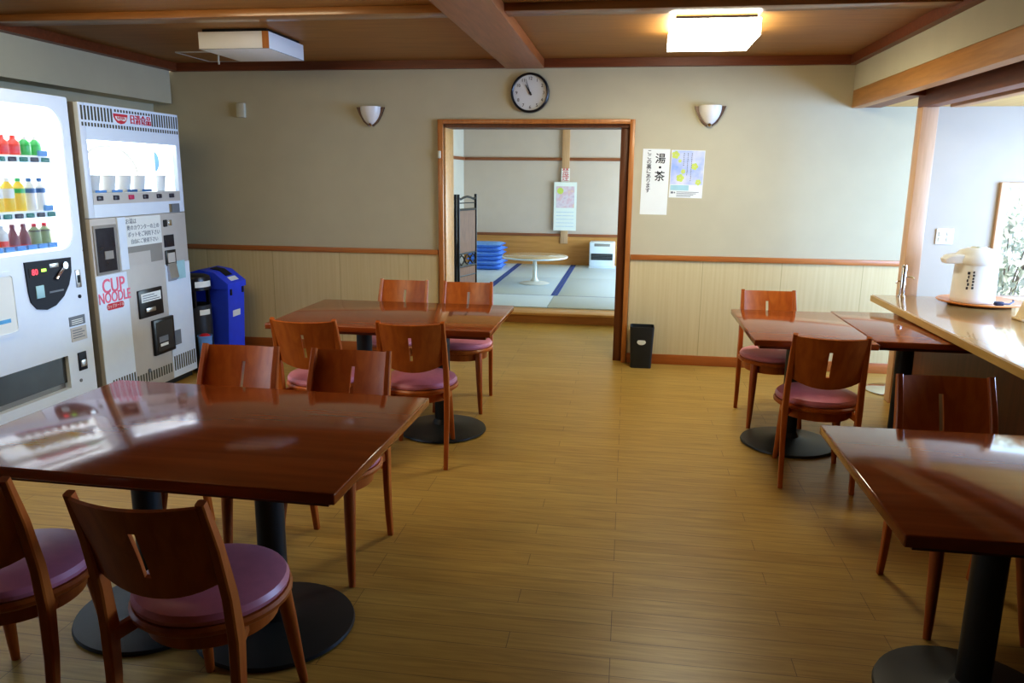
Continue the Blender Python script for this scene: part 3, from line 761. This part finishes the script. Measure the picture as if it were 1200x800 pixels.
bowl = [(4.552, 1.858), (4.692, 1.858), (4.688, 1.838), (4.675, 1.818), (4.655, 1.803), (4.622, 1.797), (4.59, 1.803), (4.57, 1.818), (4.556, 1.838)]
em = MB().prism(bowl, MX - .001, MX + .003, 'yz').build('bowl_emblem', M['red'], ud, world=True)
MB().prism([(4.566, 1.842), (4.680, 1.842), (4.672, 1.824), (4.650, 1.816), (4.622, 1.822), (4.596, 1.816), (4.574, 1.824)], MX + .002, MX + .004, 'yz').build('emblem_band', M['paper'], em, world=True)
text_verts([('NISSIN', .024, (MX + .005, 4.622, 1.832), 1.15)], SIDETXT, 'emblem_lettering', M['red'], em)
text_verts([('日清食品', .062, (MX + .002, 4.826, 1.829), .92)], SIDETXT, 'maker_lettering', M['red'], ud, .002, .008)
MB().box(-3.328, -3.318, 4.29, 5.215, 1.372, 1.688).build('display_back', M['lit'], nm, world=True)
MB().box(-3.318, MX - .035, 5.213, 5.222, 1.372, 1.688).build('display_side', M['lit2'], nm, world=True)
MB().box(-3.318, MX - .02, 4.965, 4.978, 1.372, 1.688).build('display_divider', M['lit2'], nm, world=True)
MB().lathe([(0, 0), (.075, 0), (.075, .004), (0, .004)], n=32, mat=Matrix.Translation((-3.318, 5.1, 1.575)) @ Matrix.Rotation(R(90), 4, 'Y')).build('round_picture', M['litblue'], nm, world=True)
P = [(4.63 + .3 * math.cos(PI * k / 20), 1.47 + .2 * math.sin(PI * k / 20)) for k in range(21)]
Q = [(4.63 + .285 * math.cos(PI * k / 20), 1.47 + .185 * math.sin(PI * k / 20)) for k in range(20, -1, -1)]
MB().prism(P + Q, -3.318, -3.315, 'yz').build('bowl_outline_picture', M['litcream'], nm, world=True)
for k in range(4): MB().box(-3.21, -3.206, 4.33 + k * .155, 4.43 + k * .155, 1.376, 1.39).build('price_card', M['tag_blue'], nm, world=True)
MB().box(-3.226, -3.214, 4.30, 5.20, 1.674, 1.685).build('light_tube', M['tube'], nm, world=True)
MB().box(MX - .01, MX - .006, 4.285, 5.22, 1.368, 1.692).build('window_pane', M['glass'], nm, world=True)
for k, y in enumerate((4.349, 4.503, 4.654, 4.807, 4.959, 5.108)):
    MB().box(MX - .002, MX + .009, y - .026, y + .026, 1.328, 1.357, .004).build('button', M['btn_red'] if k == 2 else M['btn_dark'], ud, world=True)
plate('button_band', M['greybeige'], ud, 4.29, 5.215, 1.305, 1.372, MX - .001, MX + .001)
plate('change_mouth', M['inkgrey'], ud, 5.095, 5.19, 1.227, 1.285, MX - .001, MX + .006)
plate('steel_tab', M['chrome'], ud, 5.066, 5.092, 1.227, 1.285, MX - .001, MX + .004)
# lower front
lf = plate('lower_front', M['greybeige'], nm, Y0, Y1, .045, 1.222, -3.23, MX, .003)
plate('white_panel', M['white'], lf, 4.235, 4.532, .14, .872, MX - .001, MX + .004)
plate('white_panel', M['white'], lf, 4.958, 5.26, .05, .868, MX - .001, MX + .004)
plate('white_panel', M['white'], lf, 4.478, 4.556, .885, 1.218, MX - .001, MX + .012)
dw = plate('delivery_door', M['greyside'], lf, 4.252, 4.468, .878, 1.18, MX - .001, MX + .008, .003)
plate('dark_window', M['darkwin'], dw, 4.268, 4.44, .895, 1.162, MX + .006, MX + .010)
plate('inner_tray', M['greyside'], dw, 4.33, 4.41, .97, 1.02, MX + .009, MX + .014)
rc = plate('recess_panel', M['greyside'], lf, 4.56, 4.945, .905, 1.03, MX - .001, MX + .002)
plate('steel_flap', M['greybeige'], rc, 4.56, 4.80, .905, .985, MX, MX + .006)
ntc = plate('notice_paper', M['paper'], nm, 4.55, 4.945, 1.026, 1.215, MX + .0025, MX + .006)
text_verts([('お湯は', .038, (MX + .0065, 4.62, 1.186), 1), ('奥のカウンターの上の', .036, (MX + .0065, 4.748, 1.145), .98),
            ('ポットをご利用下さい', .036, (MX + .0065, 4.752, 1.1), .98), ('自由にご使用下さい', .034, (MX + .0065, 4.752, 1.055), .98)], SIDETXT, 'notice_lettering', M['inkgrey'], ntc)
plate('coin_button', M['mouth'], lf, 4.982, 5.022, 1.13, 1.178, MX - .001, MX + .008, .003)
plate('coin_slot', M['chrome'], lf, 5.04, 5.08, 1.135, 1.175, MX - .001, MX + .006, .003)
plate('amount_display', M['darkwin'], lf, 4.974, 5.09, .988, 1.072, MX - .001, MX + .005)
bl = plate('banknote_frame', M['blackgl'], lf, 4.972, 5.096, .858, .966, MX - .001, MX + .008, .003)
plate('banknote_plate', M['greybeige'], bl, 4.992, 5.078, .878, .946, MX + .006, MX + .011)
MB().prism([(MX + .002, .745), (MX + .03, .77), (MX + .012, .873), (MX + .002, .873)], 4.981, 5.08, 'xz').build('receipt_flap', M['steel'], lf, world=True)
plate('blue_sticker', M['teal'], lf, 5.09, 5.2, .75, .88, MX + .002, MX + .006)
logo = [('CUP', .125, (MX + .005, 4.392, .80), .92)]
lg = text_verts(logo, SIDETXT, 'logo_lettering', M['pink'], lf, .0012, .012)
text_verts([('NOODLE', .094, (MX + .005, 4.395, .728), .8)], SIDETXT, 'logo_lettering', M['pink'], lf, .0012, .012)
lb = MB().prism(rounded_window(4.31, 4.475, .652, .692, .018), MX + .002, MX + .006, 'yz').build('logo_bar', M['red'], lf, world=True)
text_verts([('カップヌードル', .026, (MX + .0065, 4.392, .672), .9)], SIDETXT, 'bar_lettering', M['paper'], lb)
g1 = plate('hot_water_box', M['blackgl'], lf, 4.62, 4.888, .54, .73, MX - .001, MX + .012, .004)
plate('instruction_card', M['paper'], g1, 4.645, 4.865, .645, .705, MX + .01, MX + .0135)
plate('nozzle', M['steel'], g1, 4.68, 4.79, .575, .605, MX + .01, MX + .02, .004)
b = MB()
for k in range(3): b.box(MX + .013, MX + .0142, 4.66, 4.85 - .03 * k, .655 + k * .016, .66 + k * .016)
b.build('small_print', M['inkgrey'], g1, world=True)
g2 = plate('filling_box', M['blackgl'], lf, 4.744, 4.984, .26, .508, MX - .001, MX + .02, .005)
plate('filling_window', M['darkport'], g2, 4.77, 4.96, .285, .488, MX + .018, MX + .022)
plate('warning_card', M['paper'], g2, 4.80, 4.89, .315, .335, MX + .021, MX + .0235)
plate('warning_card', M['inkgrey'], g2, 4.79, 4.895, .345, .385, MX + .021, MX + .0235)
plate('return_cup', M['inkgrey'], lf, 4.99, 5.078, .282, .388, MX + .002, MX + .008, .002)
MB().cyl((MX - .002, 4.68, .174), (MX + .006, 4.68, .174), .014).build('key_hole', M['inkgrey'], lf, world=True)
b = MB(); slats(b, 4.29, 4.53, .13, .205, 9, .5, MX + .004); slats(b, 4.54, 4.95, .1, .165, 14, .5); slats(b, 4.965, 5.25, .1, .205, 10, .5, MX + .004)
b.build('vent_slots', M['slot'], lf, world=True)
MB().box(-4.0, MX - .03, Y0 + .02, Y1 - .02, 0, .05).build('plinth', M['black'], nm, world=True)
# sample cups in the display
cup0 = None
for k, (y, band) in enumerate(((4.385, 'inkblue'), (4.535, 'inkblue'), (4.69, 'yellow'), (4.845, 'paper'), (5.08, 'paper'))):
    nmz = {0: 'with a blue band, nearest the drink machine', 1: 'with a blue band, second from the drink machine', 2: 'with a yellow band', 3: 'all white, beside the divider', 4: 'all white, alone beyond the divider'}[k]
    t = thing('sample_cup', 'noodle cup ' + nmz + ' in the lit display', 'cup', (-3.285, y + .02, 1.374), 0, 'sample noodle cups in the display')
    MB().lathe([(0, 0), (.036, 0), (.038, .004), (.05, .1), (.053, .102), (.053, .107), (0, .108)], n=24).build('cup_body', M['whitegl'], t)
    MB().lathe([(.0395, .03), (.0408, .03), (.0444, .06), (.043, .06)], n=24).build('cup_band', M[band], t)

# ------------------------------------------------------------------ bins by the machines
t = thing('recycling_bin', 'tall blue plastic recycling bin with a slotted lid', 'bin', (-3.27, 5.755, 0))
b = MB().prism([(-.15, 0), (.135, 0), (.165, .60), (-.18, .60)], -.13, .13, 'xz'); b.build('bin_body', M['blue'], t)
lid = MB().prism([(-.2, .60), (.175, .60), (.175, .645), (.06, .735), (-.06, .755), (-.2, .715)], -.145, .145, 'xz').build('lid', M['blue'], t)
MB().prism([(-.02, .7515), (.045, .741), (.11, .6985), (.115, .7), (.05, .745), (-.02, .756)], -.05, .05, 'xz').build('lid_slot', M['mouth'], lid)
MB().prism([(.125, .6875), (.16, .66), (.162, .662), (.127, .69)], -.06, .06, 'xz').build('lid_sticker', M['paper'], lid)
MB().prism([(.152, .37), (.156, .37), (.1585, .42), (.1545, .42)], -.06, .06, 'xz').build('body_sticker', M['paper'], t)
for y in (-.10, .09): MB().box(.158, .172, y, y + .02, .55, .6).build('lid_clip', M['blackgl'], lid)
t = thing('litter_bin', 'black steel litter bin with an open hood before the blue bin', 'bin', (-3.305, 5.475, 0))
MB().lathe([(0, 0), (.118, 0), (.12, .01), (.12, .5), (.113, .505), (.108, .49), (.1, .02), (0, .02)], n=36).build('bin_body', M['binsteel'], t)
hd = MB().lathe([(.125, .62), (.127, .62), (.127, .70), (.12, .722), (.09, .735), (0, .74)], n=36).build('hood', M['blackgl'], t)
b = MB()
for a in (60, 180, 300): b.box(.113 * math.cos(R(a)) - .012, .113 * math.cos(R(a)) + .012, .113 * math.sin(R(a)) - .012, .113 * math.sin(R(a)) + .012, .49, .64)
b.build('hood_post', M['blackgl'], hd)
def arc_plate(r, a0, a1, z0, z1, name, mat, par, th=.002):
    b = MB(); n = 8
    A = [(r * math.cos(R(a0 + (a1 - a0) * k / n)), r * math.sin(R(a0 + (a1 - a0) * k / n))) for k in range(n + 1)]
    f = [[b.bm.verts.new((x * s, y * s, z)) for x, y in A] for s in (1, 1 + th / r) for z in (z0, z1)]
    for k in range(n):
        b.bm.faces.new((f[2][k], f[2][k + 1], f[3][k + 1], f[3][k])); b.bm.faces.new((f[1][k], f[1][k + 1], f[3][k + 1], f[3][k])); b.bm.faces.new((f[0][k], f[0][k + 1], f[2][k + 1], f[2][k]))
    return b.build(name, mat, par)
arc_plate(.1275, -55, 10, .645, .69, 'hood_label', M['paper'], hd)
arc_plate(.1205, -45, 0, .43, .47, 'bin_label', M['paper'], t)
t = thing('plastic_bucket', 'small light blue plastic bucket on the floor beside the noodle machine', 'bucket', (-3.16, 5.335, 0))
t.scale = (.62, .62, 1)
MB().lathe([(0, 0), (.06, 0), (.065, .005), (.085, .275), (.092, .28), (.092, .29), (.082, .29), (.062, .012), (0, .012)], n=28).build('bucket_body', M['blue_pale'], t)
MB().lathe([(0, .25), (.075, .25), (.07, .285), (.04, .3), (0, .302)], n=20).build('red_lining', M['red'], t)
t = thing('wastepaper_bin', 'dark slim wastepaper bin against the wainscot beside the doorway', 'bin', (.148, 6.15, 0))
b = MB()
o0 = rounded_window(-.082, .082, -.066, .066, .02, 4); o1 = rounded_window(-.096, .096, -.078, .078, .022, 4)
i1 = rounded_window(-.09, .09, -.072, .072, .02, 4); i0 = rounded_window(-.078, .078, -.062, .062, .018, 4)
V = [[b.bm.verts.new((u, v, z)) for u, v in P] for P, z in ((o0, 0), (o1, .335), (i1, .335), (i0, .02))]
for A, B in zip(V, V[1:]):
    for k in range(len(A)): b.bm.faces.new((A[k], A[(k + 1) % len(A)], B[(k + 1) % len(A)], B[k]))
b.bm.faces.new(V[0]); b.bm.faces.new(V[3])
b.build('bin_body', M['black'], t)
b = MB().lathe([(0, 0), (.026, 0), (.025, .002), (0, .0025)], n=28, mat=Matrix.Translation((-.002, -.0735, .215)) @ Matrix.Rotation(R(85), 4, 'X') @ Matrix.Diagonal((1.35, .9, 1, 1)))
bd = b.build('oval_badge', M['offwhite'], t)

# ------------------------------------------------------------------ on the back wall
def wy(d): return BW - d
t = thing('wall_clock', 'round wall clock with a black rim above the doorway', 'clock', (-.80, BW, 2.140))
rot = Matrix.Rotation(R(90), 4, 'X')
MB().lathe([(0, 0), (.150, 0), (.153, .01), (.150, .034), (.140, .04), (.134, .034), (.134, .012), (0, .012)], n=56, mat=rot).build('rim', M['blackgl'], t)
MB().lathe([(0, .012), (.136, .012), (.136, .018), (0, .018)], n=48, mat=rot).build('dial', M['clockface'], t)
items = []
for h in range(1, 13):
    a = R(90 - 30 * h); items.append((str(h), .034, (-.80 + .108 * math.cos(a), BW - .0188, 2.140 + .108 * math.sin(a)), 1))
text_verts(items, WALLTXT, 'numerals', M['ink'], t)
def hand(name, ang, L, wd, d):
    a = R(90 - ang); dx, dz = math.cos(a), math.sin(a)
    MB().prism([(-.02 * dx - wd * dz, -.02 * dz + wd * dx), (-.02 * dx + wd * dz, -.02 * dz - wd * dx), (L * dx + wd * .4 * dz, L * dz - wd * .4 * dx), (L * dx - wd * .4 * dz, L * dz + wd * .4 * dx)], -d, -d - .002, 'xz').build(name, M['ink'], t)
hand('hour_hand', 328, .072, .0055, .021); hand('minute_hand', 342, .108, .003, .024)
MB().lathe([(0, 0), (.008, 0), (.008, .028), (0, .028)], n=16, mat=rot).build('hub', M['ink'], t)

def sconce(x, label):
    t = thing('wall_lamp', label, 'wall lamp', (x, BW, 1.89), 0, 'half bowl wall lamps')
    b = MB(); n = 16; rows = 8; V = []
    for j in range(rows + 1):
        v = j / rows; r = .088 * math.sin(PI / 2 * min(1, v * 1.02 + .04)) ** .8; z = .15 * v ** 1.15
        V.append([b.bm.verts.new((r * math.cos(PI + PI * k / n), 1.0 * r * math.sin(PI + PI * k / n), z)) for k in range(n + 1)])
    for A, B in zip(V, V[1:]):
        for k in range(n): b.bm.faces.new((A[k], A[k + 1], B[k + 1], B[k]))
    o = b.build('shade', M['sconce'], t); md = o.modifiers.new('thickness', 'SOLIDIFY'); md.thickness = .004
    P = [(-.118, .146), (-.096, .09), (-.06, .03), (-.02, -.004), (.02, -.004), (.06, .03), (.096, .09), (.118, .146)]
    MB().prism(P, -.02, 0, 'xz').build('back_bracket', M['bracket'], t)
    MB().lathe([(0, -.008), (.014, -.006), (.02, .004), (.012, .02), (0, .02)], n=16, mat=Matrix.Translation((0, -.028, .0))).build('finial', M['chrome'], t)
    return t
sconce(-2.107, 'white half bowl wall lamp between the wall box and the doorway')
sconce(.588, 'white half bowl wall lamp above the two paper notices')
t = thing('wall_box', 'small off white wall box high up near the vending machines', 'wall box', (-3.222, BW, 1.955))
MB().box(-.038, .03, -.035, 0, 0, .118, .006).build('box_cover', M['offwhite'], t)
MB().box(-.05, -.038, -.02, 0, .01, .108, .003).build('side_plate', M['offwhite'], t)
t = thing('door_catch', 'tiny white catch on the left casing of the doorway', 'catch', (-1.532, BW - .028, 1.665))
MB().box(-.012, .012, -.02, 0, -.03, .03, .006).build('catch_body', M['offwhite'], t)
t = thing('switch_plate', 'white four gang switch plate on the wall beyond the pillar', 'switch', (2.375, BW, 1.085))
MB().box(-.062, .062, -.012, 0, -.06, .06, .005).build('plate', M['whitegl'], t)
for x in (-.028, .028):
    for z in (-.022, .022): MB().box(x - .017, x + .017, -.018, -.011, z - .016, z + .016, .003).build('rocker', M['offwhite'], t)
# notices
t = thing('hot_water_sign', 'tall white paper sign with black vertical writing beside the doorway', 'sign', (.198, BW, 1.465), 0)
t.rotation_euler = (0, R(.6), 0)
MB().box(-.105, .105, -.003, -.001, -.253, .253).build('sheet', M['paper'], t)
it = [('湯', .082, (.198 + .033, BW - .0032, 1.640), 1), ('・', .08, (.198 + .033, BW - .0032, 1.572), 1), ('茶', .082, (.198 + .033, BW - .0032, 1.505), 1)]
it += vertical('ここの裏にあります', .04, .198 - .053, 1.690, .0365, BW - .0032)
text_verts(it, WALLTXT, 'sign_lettering', M['ink'], t, bold=.012)
t = thing('sky_poster', 'pale blue poster with yellow flowers beside the white sign', 'poster', (.441, BW, 1.527))
t.rotation_euler = (0, R(1.0), 0)
MB().box(-.128, .128, -.003, -.001, -.182, .182).build('sheet', M['paper'], t)
MB().box(-.124, .124, -.004, -.003, -.08, .178).build('sky_picture', M['skyp'], t)
for x, z, s_ in ((-.095, .145, .034), (.055, .06, .03), (-.05, -.03, .034), (.09, -.06, .026), (-.03, .02, .02), (-.06, .1, .015)):
    b = MB()
    for k in range(5):
        a = k * 2 * PI / 5 + s_ * 40
        b.lathe([(0, 0), (s_ * .42, 0), (0, .0006)], n=10, mat=Matrix.Translation((x + s_ * .5 * math.cos(a), -.004, z + s_ * .5 * math.sin(a))) @ rot)
    b.build('flower_print', M['lime'], t)
b = MB()
for x, z0, n in ((.03, .16, 15), (0, .16, 12), (-.03, .16, 7)):
    for k in range(n): b.box(x - .0035, x + .0035 - .001 * (k % 3), -.0048, -.0042, z0 - k * .0145 - .009, z0 - k * .0145)
b.build('vertical_print', M['inkgrey'], t)
MB().box(-.12, .02, -.0042, -.003, -.125, -.085).build('teal_panel', M['teal'], t)
b = MB()
for k in range(4): b.box(-.07, .1 - .02 * k, -.0042, -.003, -.139 - k * .011, -.135 - k * .011)
b.box(-.115, -.095, -.0042, -.003, -.15, -.135).box(-.09, -.08, -.0042, -.003, -.148, -.137)
b.build('caption_print', M['inkgrey'], t)

# ------------------------------------------------------------------ ceiling things
def ceiling_lamp(x, y, w, d, h, mat, label):
    t = thing('ceiling_lamp', label, 'ceiling lamp', (x, y, CZ))
    MB().box(-w / 2 + .02, w / 2 - .02, -d / 2 + .02, d / 2 - .02, -.02, 0).build('mounting_plate', M['blackgl'], t)
    sh = MB().box(-w / 2, w / 2, -d / 2, d / 2, -h, -.018, .003).build('diffuser', mat, t)
    return t, sh
t, sh = ceiling_lamp(-2.505, 5.08, .47, .54, .122, M['lampoff'], 'unlit square white ceiling lamp above the long table')
MB().box(.195, .238, -.2725, -.269, -.121, -.019).build('corner_strip', M['trim'], sh)
b = MB().box(-.237, .237, -.2725, -.269, -.1225, -.1205).box(.2345, .2365, -.27, .27, -.1225, -.1205)
b.build('frame_line', M['inkgrey'], sh)
t, sh = ceiling_lamp(.445, 4.96, .485, .56, .11, M['lampon'], 'lit square ceiling lamp glowing white')
b = MB().box(-.2445, .2445, -.2825, -.279, -.1125, -.1100)
b.build('frame_line', M['offwhite'], sh)
t = thing('ceiling_hatch', 'thin framed ceiling hatch with a small hook behind the unlit lamp', 'hatch', (-3.27, 5.9, CZ))
MB().box(-.14, .14, -.23, .23, -.006, 0).build('panel', M['ceil'], t)
b = MB().box(-.15, .15, -.24, -.225, -.009, 0).box(-.15, .15, .225, .24, -.009, 0).box(-.15, -.135, -.225, .225, -.009, 0).box(.135, .15, -.225, .225, -.009, 0)
b.build('frame', M['greybeige'], t)
MB().tube([(.12, -.1, -.006), (.12, -.1, -.05), (.125, -.105, -.075)], .008, 8).build('hook', M['offwhite'], t)

# ------------------------------------------------------------------ in the tatami room
t = thing('folding_screen', 'black iron folding screen with reed panels just inside the doorway', 'screen', (-1.5, 7.2, 0))
def leaf(p0, p1):
    p0, p1 = Vector((*p0, 0)), Vector((*p1, 0)); d = (p1 - p0); L = d.length; d.normalize(); nrm = Vector((-d.y, d.x, 0))
    def at(s, z): return p0 + d * s + Vector((0, 0, z))
    b = MB()
    for s in (.0, L): b.cyl(at(s, 0), at(s, 1.33), .013, n=10)
    b.tube([at(0, 1.30), at(L * .12, 1.285), at(L * .3, 1.30), at(L * .5, 1.308), at(L * .7, 1.30), at(L * .88, 1.285), at(L, 1.30)], .011, 8)
    for z, r in ((1.25, .005), (1.19, .011), (.78, .009), (.66, .009), (.57, .008), (.12, .011)): b.tube([at(0, z), at(L, z)], r, 8)
    fr = b.build('iron_frame', M['iron'], t, world=True)
    b = MB()
    for ph in (0, PI):
        b.tube([at(L * k / 12, .72 + .045 * math.sin(ph + 2 * PI * k / 8)) for k in range(13)], .007, 6)
    b.build('scrollwork', M['iron'], fr, world=True)
    for z0, z1 in ((.79, 1.18), (.13, .65)):
        b = MB(); a, c = at(.014, 0), at(L - .014, 0)
        q = [a + nrm * .004, c + nrm * .004, c - nrm * .004, a - nrm * .004]
        lo = [b.bm.verts.new(v + Vector((0, 0, z0))) for v in q]; hi = [b.bm.verts.new(v + Vector((0, 0, z1))) for v in q]
        for k in range(4): b.bm.faces.new((lo[k], lo[(k + 1) % 4], hi[(k + 1) % 4], hi[k]))
        b.bm.faces.new(lo); b.bm.faces.new(hi)
        b.build('reed_panel', M['bamboo'], t, world=True)
leaf((-1.548, 7.02), (-1.452, 7.35)); leaf((-1.576, 7.02), (-1.70, 7.33))
t = thing('low_round_table', 'low round table with a white pedestal foot on the tatami', 'table', (-1.185, 10.0, TZ))
top = MB().lathe([(0, .335), (.40, .335), (.425, .345), (.425, .362), (.415, .368), (0, .368)], n=56).build('tabletop', M['lowtop'], t)
MB().lathe([(.41, .338), (.43, .345), (.43, .361), (.41, .366)], n=56).build('rim', M['white'], top)
MB().lathe([(0, 0), (.19, 0), (.2, .006), (.17, .016), (.06, .035), (.03, .08), (.026, .3), (.05, .336), (0, .336)], n=40).build('pedestal', M['whitegl'], t)
c0 = None
for k in range(6):
    lab = 'blue floor cushion stacked in the tatami room, ' + ('lowest of six', 'second from the bottom', 'third from the bottom', 'fourth from the bottom', 'fifth, just under the top one', 'topmost of six')[k]
    if c0 is None:
        t = c0 = thing('floor_cushion', lab, 'cushion', (0, 0, 0), 0, 'blue floor cushions in a stack')
        b = MB(); n = 12; hz = .034
        for sgn in (1, -1):
            V = {}
            for i in range(n + 1):
                for j in range(n + 1):
                    u, v = 2 * i / n - 1, 2 * j / n - 1
                    pu, pv = u * (1 - .05 * (1 - v * v)), v * (1 - .05 * (1 - u * u))
                    V[i, j] = b.bm.verts.new((.25 * pu, .27 * pv, hz + sgn * (hz - .008) * ((1 - u ** 6) * (1 - v ** 6)) ** .4 + sgn * .008))
            for i in range(n):
                for j in range(n): b.bm.faces.new((V[i, j], V[i + 1, j], V[i + 1, j + 1], V[i, j + 1]))
        bmesh.ops.holes_fill(b.bm, edges=[e for e in b.bm.edges if len(e.link_faces) == 1])
        b.build('cover', M['cushion'], t)
        pts = []
        for a, c in (((-1, -1), (1, -1)), ((1, -1), (1, 1)), ((1, 1), (-1, 1)), ((-1, 1), (-1, -1))):
            for q in range(8):
                u, v = a[0] + (c[0] - a[0]) * q / 8, a[1] + (c[1] - a[1]) * q / 8
                pts.append((.252 * u * (1 - .05 * (1 - v * v)), .272 * v * (1 - .05 * (1 - u * u)), hz))
        MB().tube(pts + [pts[0]], .008, 6).build('piping', M['piping'], t)
    else: t = copy_tree(c0)
    t.location = (-2.10 + .012 * math.sin(k * 2.3), 11.55 + .01 * math.cos(k * 3.1), TZ + .066 * k); t.rotation_euler = (0, 0, R((2, -3, 1.5, 3, -2, 1)[k])); t['label'] = lab
t = thing('fan_heater', 'white fan heater with a dark grille against the tatami room wall', 'heater', (-.375, 12.06, TZ))
MB().box(-.195, .195, -.13, .15, .02, .4, .02, 3).build('case', M['white'], t)
MB().box(-.2, .2, -.14, .155, 0, .022, .006).build('foot_plate', M['white'], t)
g = MB().box(-.165, .165, -.136, -.128, .125, .225).build('grille', M['mouth'], t)
b = MB()
for k in range(5): b.box(-.165, .165, -.142, -.134, .132 + k * .02, .136 + k * .02)
b.build('louvre_bars', M['inkgrey'], g)
MB().box(-.12, .12, -.134, -.128, .335, .378, .003).build('control_panel', M['greyside'], t)
t = thing('wall_calendar', 'tall wall calendar with a flower picture on the tatami room post', 'calendar', (-.985, TY1 - .055, 1.04))
MB().box(-.178, .178, -.006, 0, -.376, .376).build('sheet', M['paper'], t)
MB().box(-.142, .142, -.008, -.006, -.02, .31).build('blossom_picture', M['blossom'], t)
MB().lathe([(0, 0), (.05, 0), (0, .001)], n=20, mat=Matrix.Translation((-.08, -.008, .24)) @ rot).build('yellow_flower_print', M['lime'], t)
b = MB()
for k in range(5): b.box(-.14, .14, -.0075, -.006, -.09 - k * .055, -.087 - k * .055)
b.build('date_lines', M['tag_blue'], t)
t = thing('no_smoking_sign', 'small pink and white sign above the calendar on the post', 'sign', (-.99, TY1 - .052, 1.525))
MB().box(-.065, .065, -.004, 0, -.1, .1).build('sheet', M['paper'], t)
text_verts([('禁', .115, (-.99, TY1 - .0565, 1.57), 1), ('煙', .115, (-.99, TY1 - .0565, 1.475), 1)], WALLTXT, 'sign_lettering', M['red'], t)
t = thing('tatami_room_lamp', 'slim white ceiling lamp seen at the top of the doorway', 'ceiling lamp', (-.42, 10.0, 2.262))
MB().box(-.2, .2, -.2, .2, -.03, 0).build('mounting_plate', M['whitegl'], t)
MB().box(-.28, .28, -.28, .28, -.165, -.03, .01).build('diffuser', M['lampoff'], t)

# ------------------------------------------------------------------ light
def area(name, loc, rot, sx, sy, energy, col):
    l = bpy.data.lights.new(name, 'AREA'); l.shape = 'RECTANGLE'; l.size = sx; l.size_y = sy; l.energy = energy; l.color = col
    o = bpy.data.objects.new(name, l); COL.objects.link(o); o.location = loc; o.rotation_euler = rot
    return o
area('window_light_counter', (3.72, 4.5, 1.35), (0, R(90), 0), 1.2, 2.8, 205, (.33, .55, 1.0))
area('window_light_tatami', (2.35, 10.05, 1.2), (0, R(90), 0), 1.7, 3.4, 165, (.57, .81, 1.0))
area('window_light_left', (-4.2, 2.0, 1.4), (0, R(-90), 0), 1.1, 1.8, 4, (.74, .87, 1.0))
area('lamp_light', (.445, 4.96, 2.27), (0, 0, 0), .45, .5, 10, (1.0, .92, .60))
area('left_fill_light', (-2.3, 2.9, 2.30), (R(48), 0, R(4)), 1.1, .8, 24, (1.0, .84, .56))  # unseen warm fill, added to brighten the left back corner; no fixture here
l = bpy.data.lights.new('sun', 'SUN'); l.energy = 5.0; l.angle = .01; l.color = (1.0, .97, .9)
o = bpy.data.objects.new('sun', l); COL.objects.link(o); o.location = (3, -4, 9)
o.rotation_euler = Vector((.12, .6, -.8)).to_track_quat('-Z', 'Y').to_euler()
w = bpy.data.worlds.new('World'); SC.world = w; w.use_nodes = True
nt = w.node_tree; bg = nt.nodes['Background']
sky = nt.nodes.new('ShaderNodeTexSky'); sky.sky_type = 'NISHITA'; sky.sun_elevation = R(38); sky.sun_rotation = R(200); sky.sun_disc = False
nt.links.new(sky.outputs['Color'], bg.inputs['Color']); bg.inputs['Strength'].default_value = .55

# ------------------------------------------------------------------ camera
F, PT, YW, RL = 900.0, R(12.15), R(8.4), R(-.57)
cp, sp, cy, sy = math.cos(PT), math.sin(PT), math.cos(YW), math.sin(YW)
f = Vector((-sy * cp, cy * cp, -sp)); rt = Vector((cy, sy, 0)); dn = f.cross(rt)
c, s = math.cos(RL), math.sin(RL)
X = rt * c + dn * s; Dn = rt * (-s) + dn * c
cam = bpy.data.cameras.new('camera'); co = bpy.data.objects.new('camera', cam); COL.objects.link(co)
cam.sensor_width = 36; cam.lens = 36 * F / 1200; cam.clip_start = .05
co.matrix_world = Matrix(((X.x, -Dn.x, -f.x, 0), (X.y, -Dn.y, -f.y, 0), (X.z, -Dn.z, -f.z, 1.5), (0, 0, 0, 1)))
SC.camera = co
SC.view_settings.view_transform = 'Standard'
SC.view_settings.look = 'Medium High Contrast'
SC.view_settings.exposure = 0.15
SC.cycles.use_denoising = True
SC.cycles.max_bounces = 8
SC.cycles.sample_clamp_indirect = 4.0
SC.cycles.caustics_reflective = False; SC.cycles.caustics_refractive = False
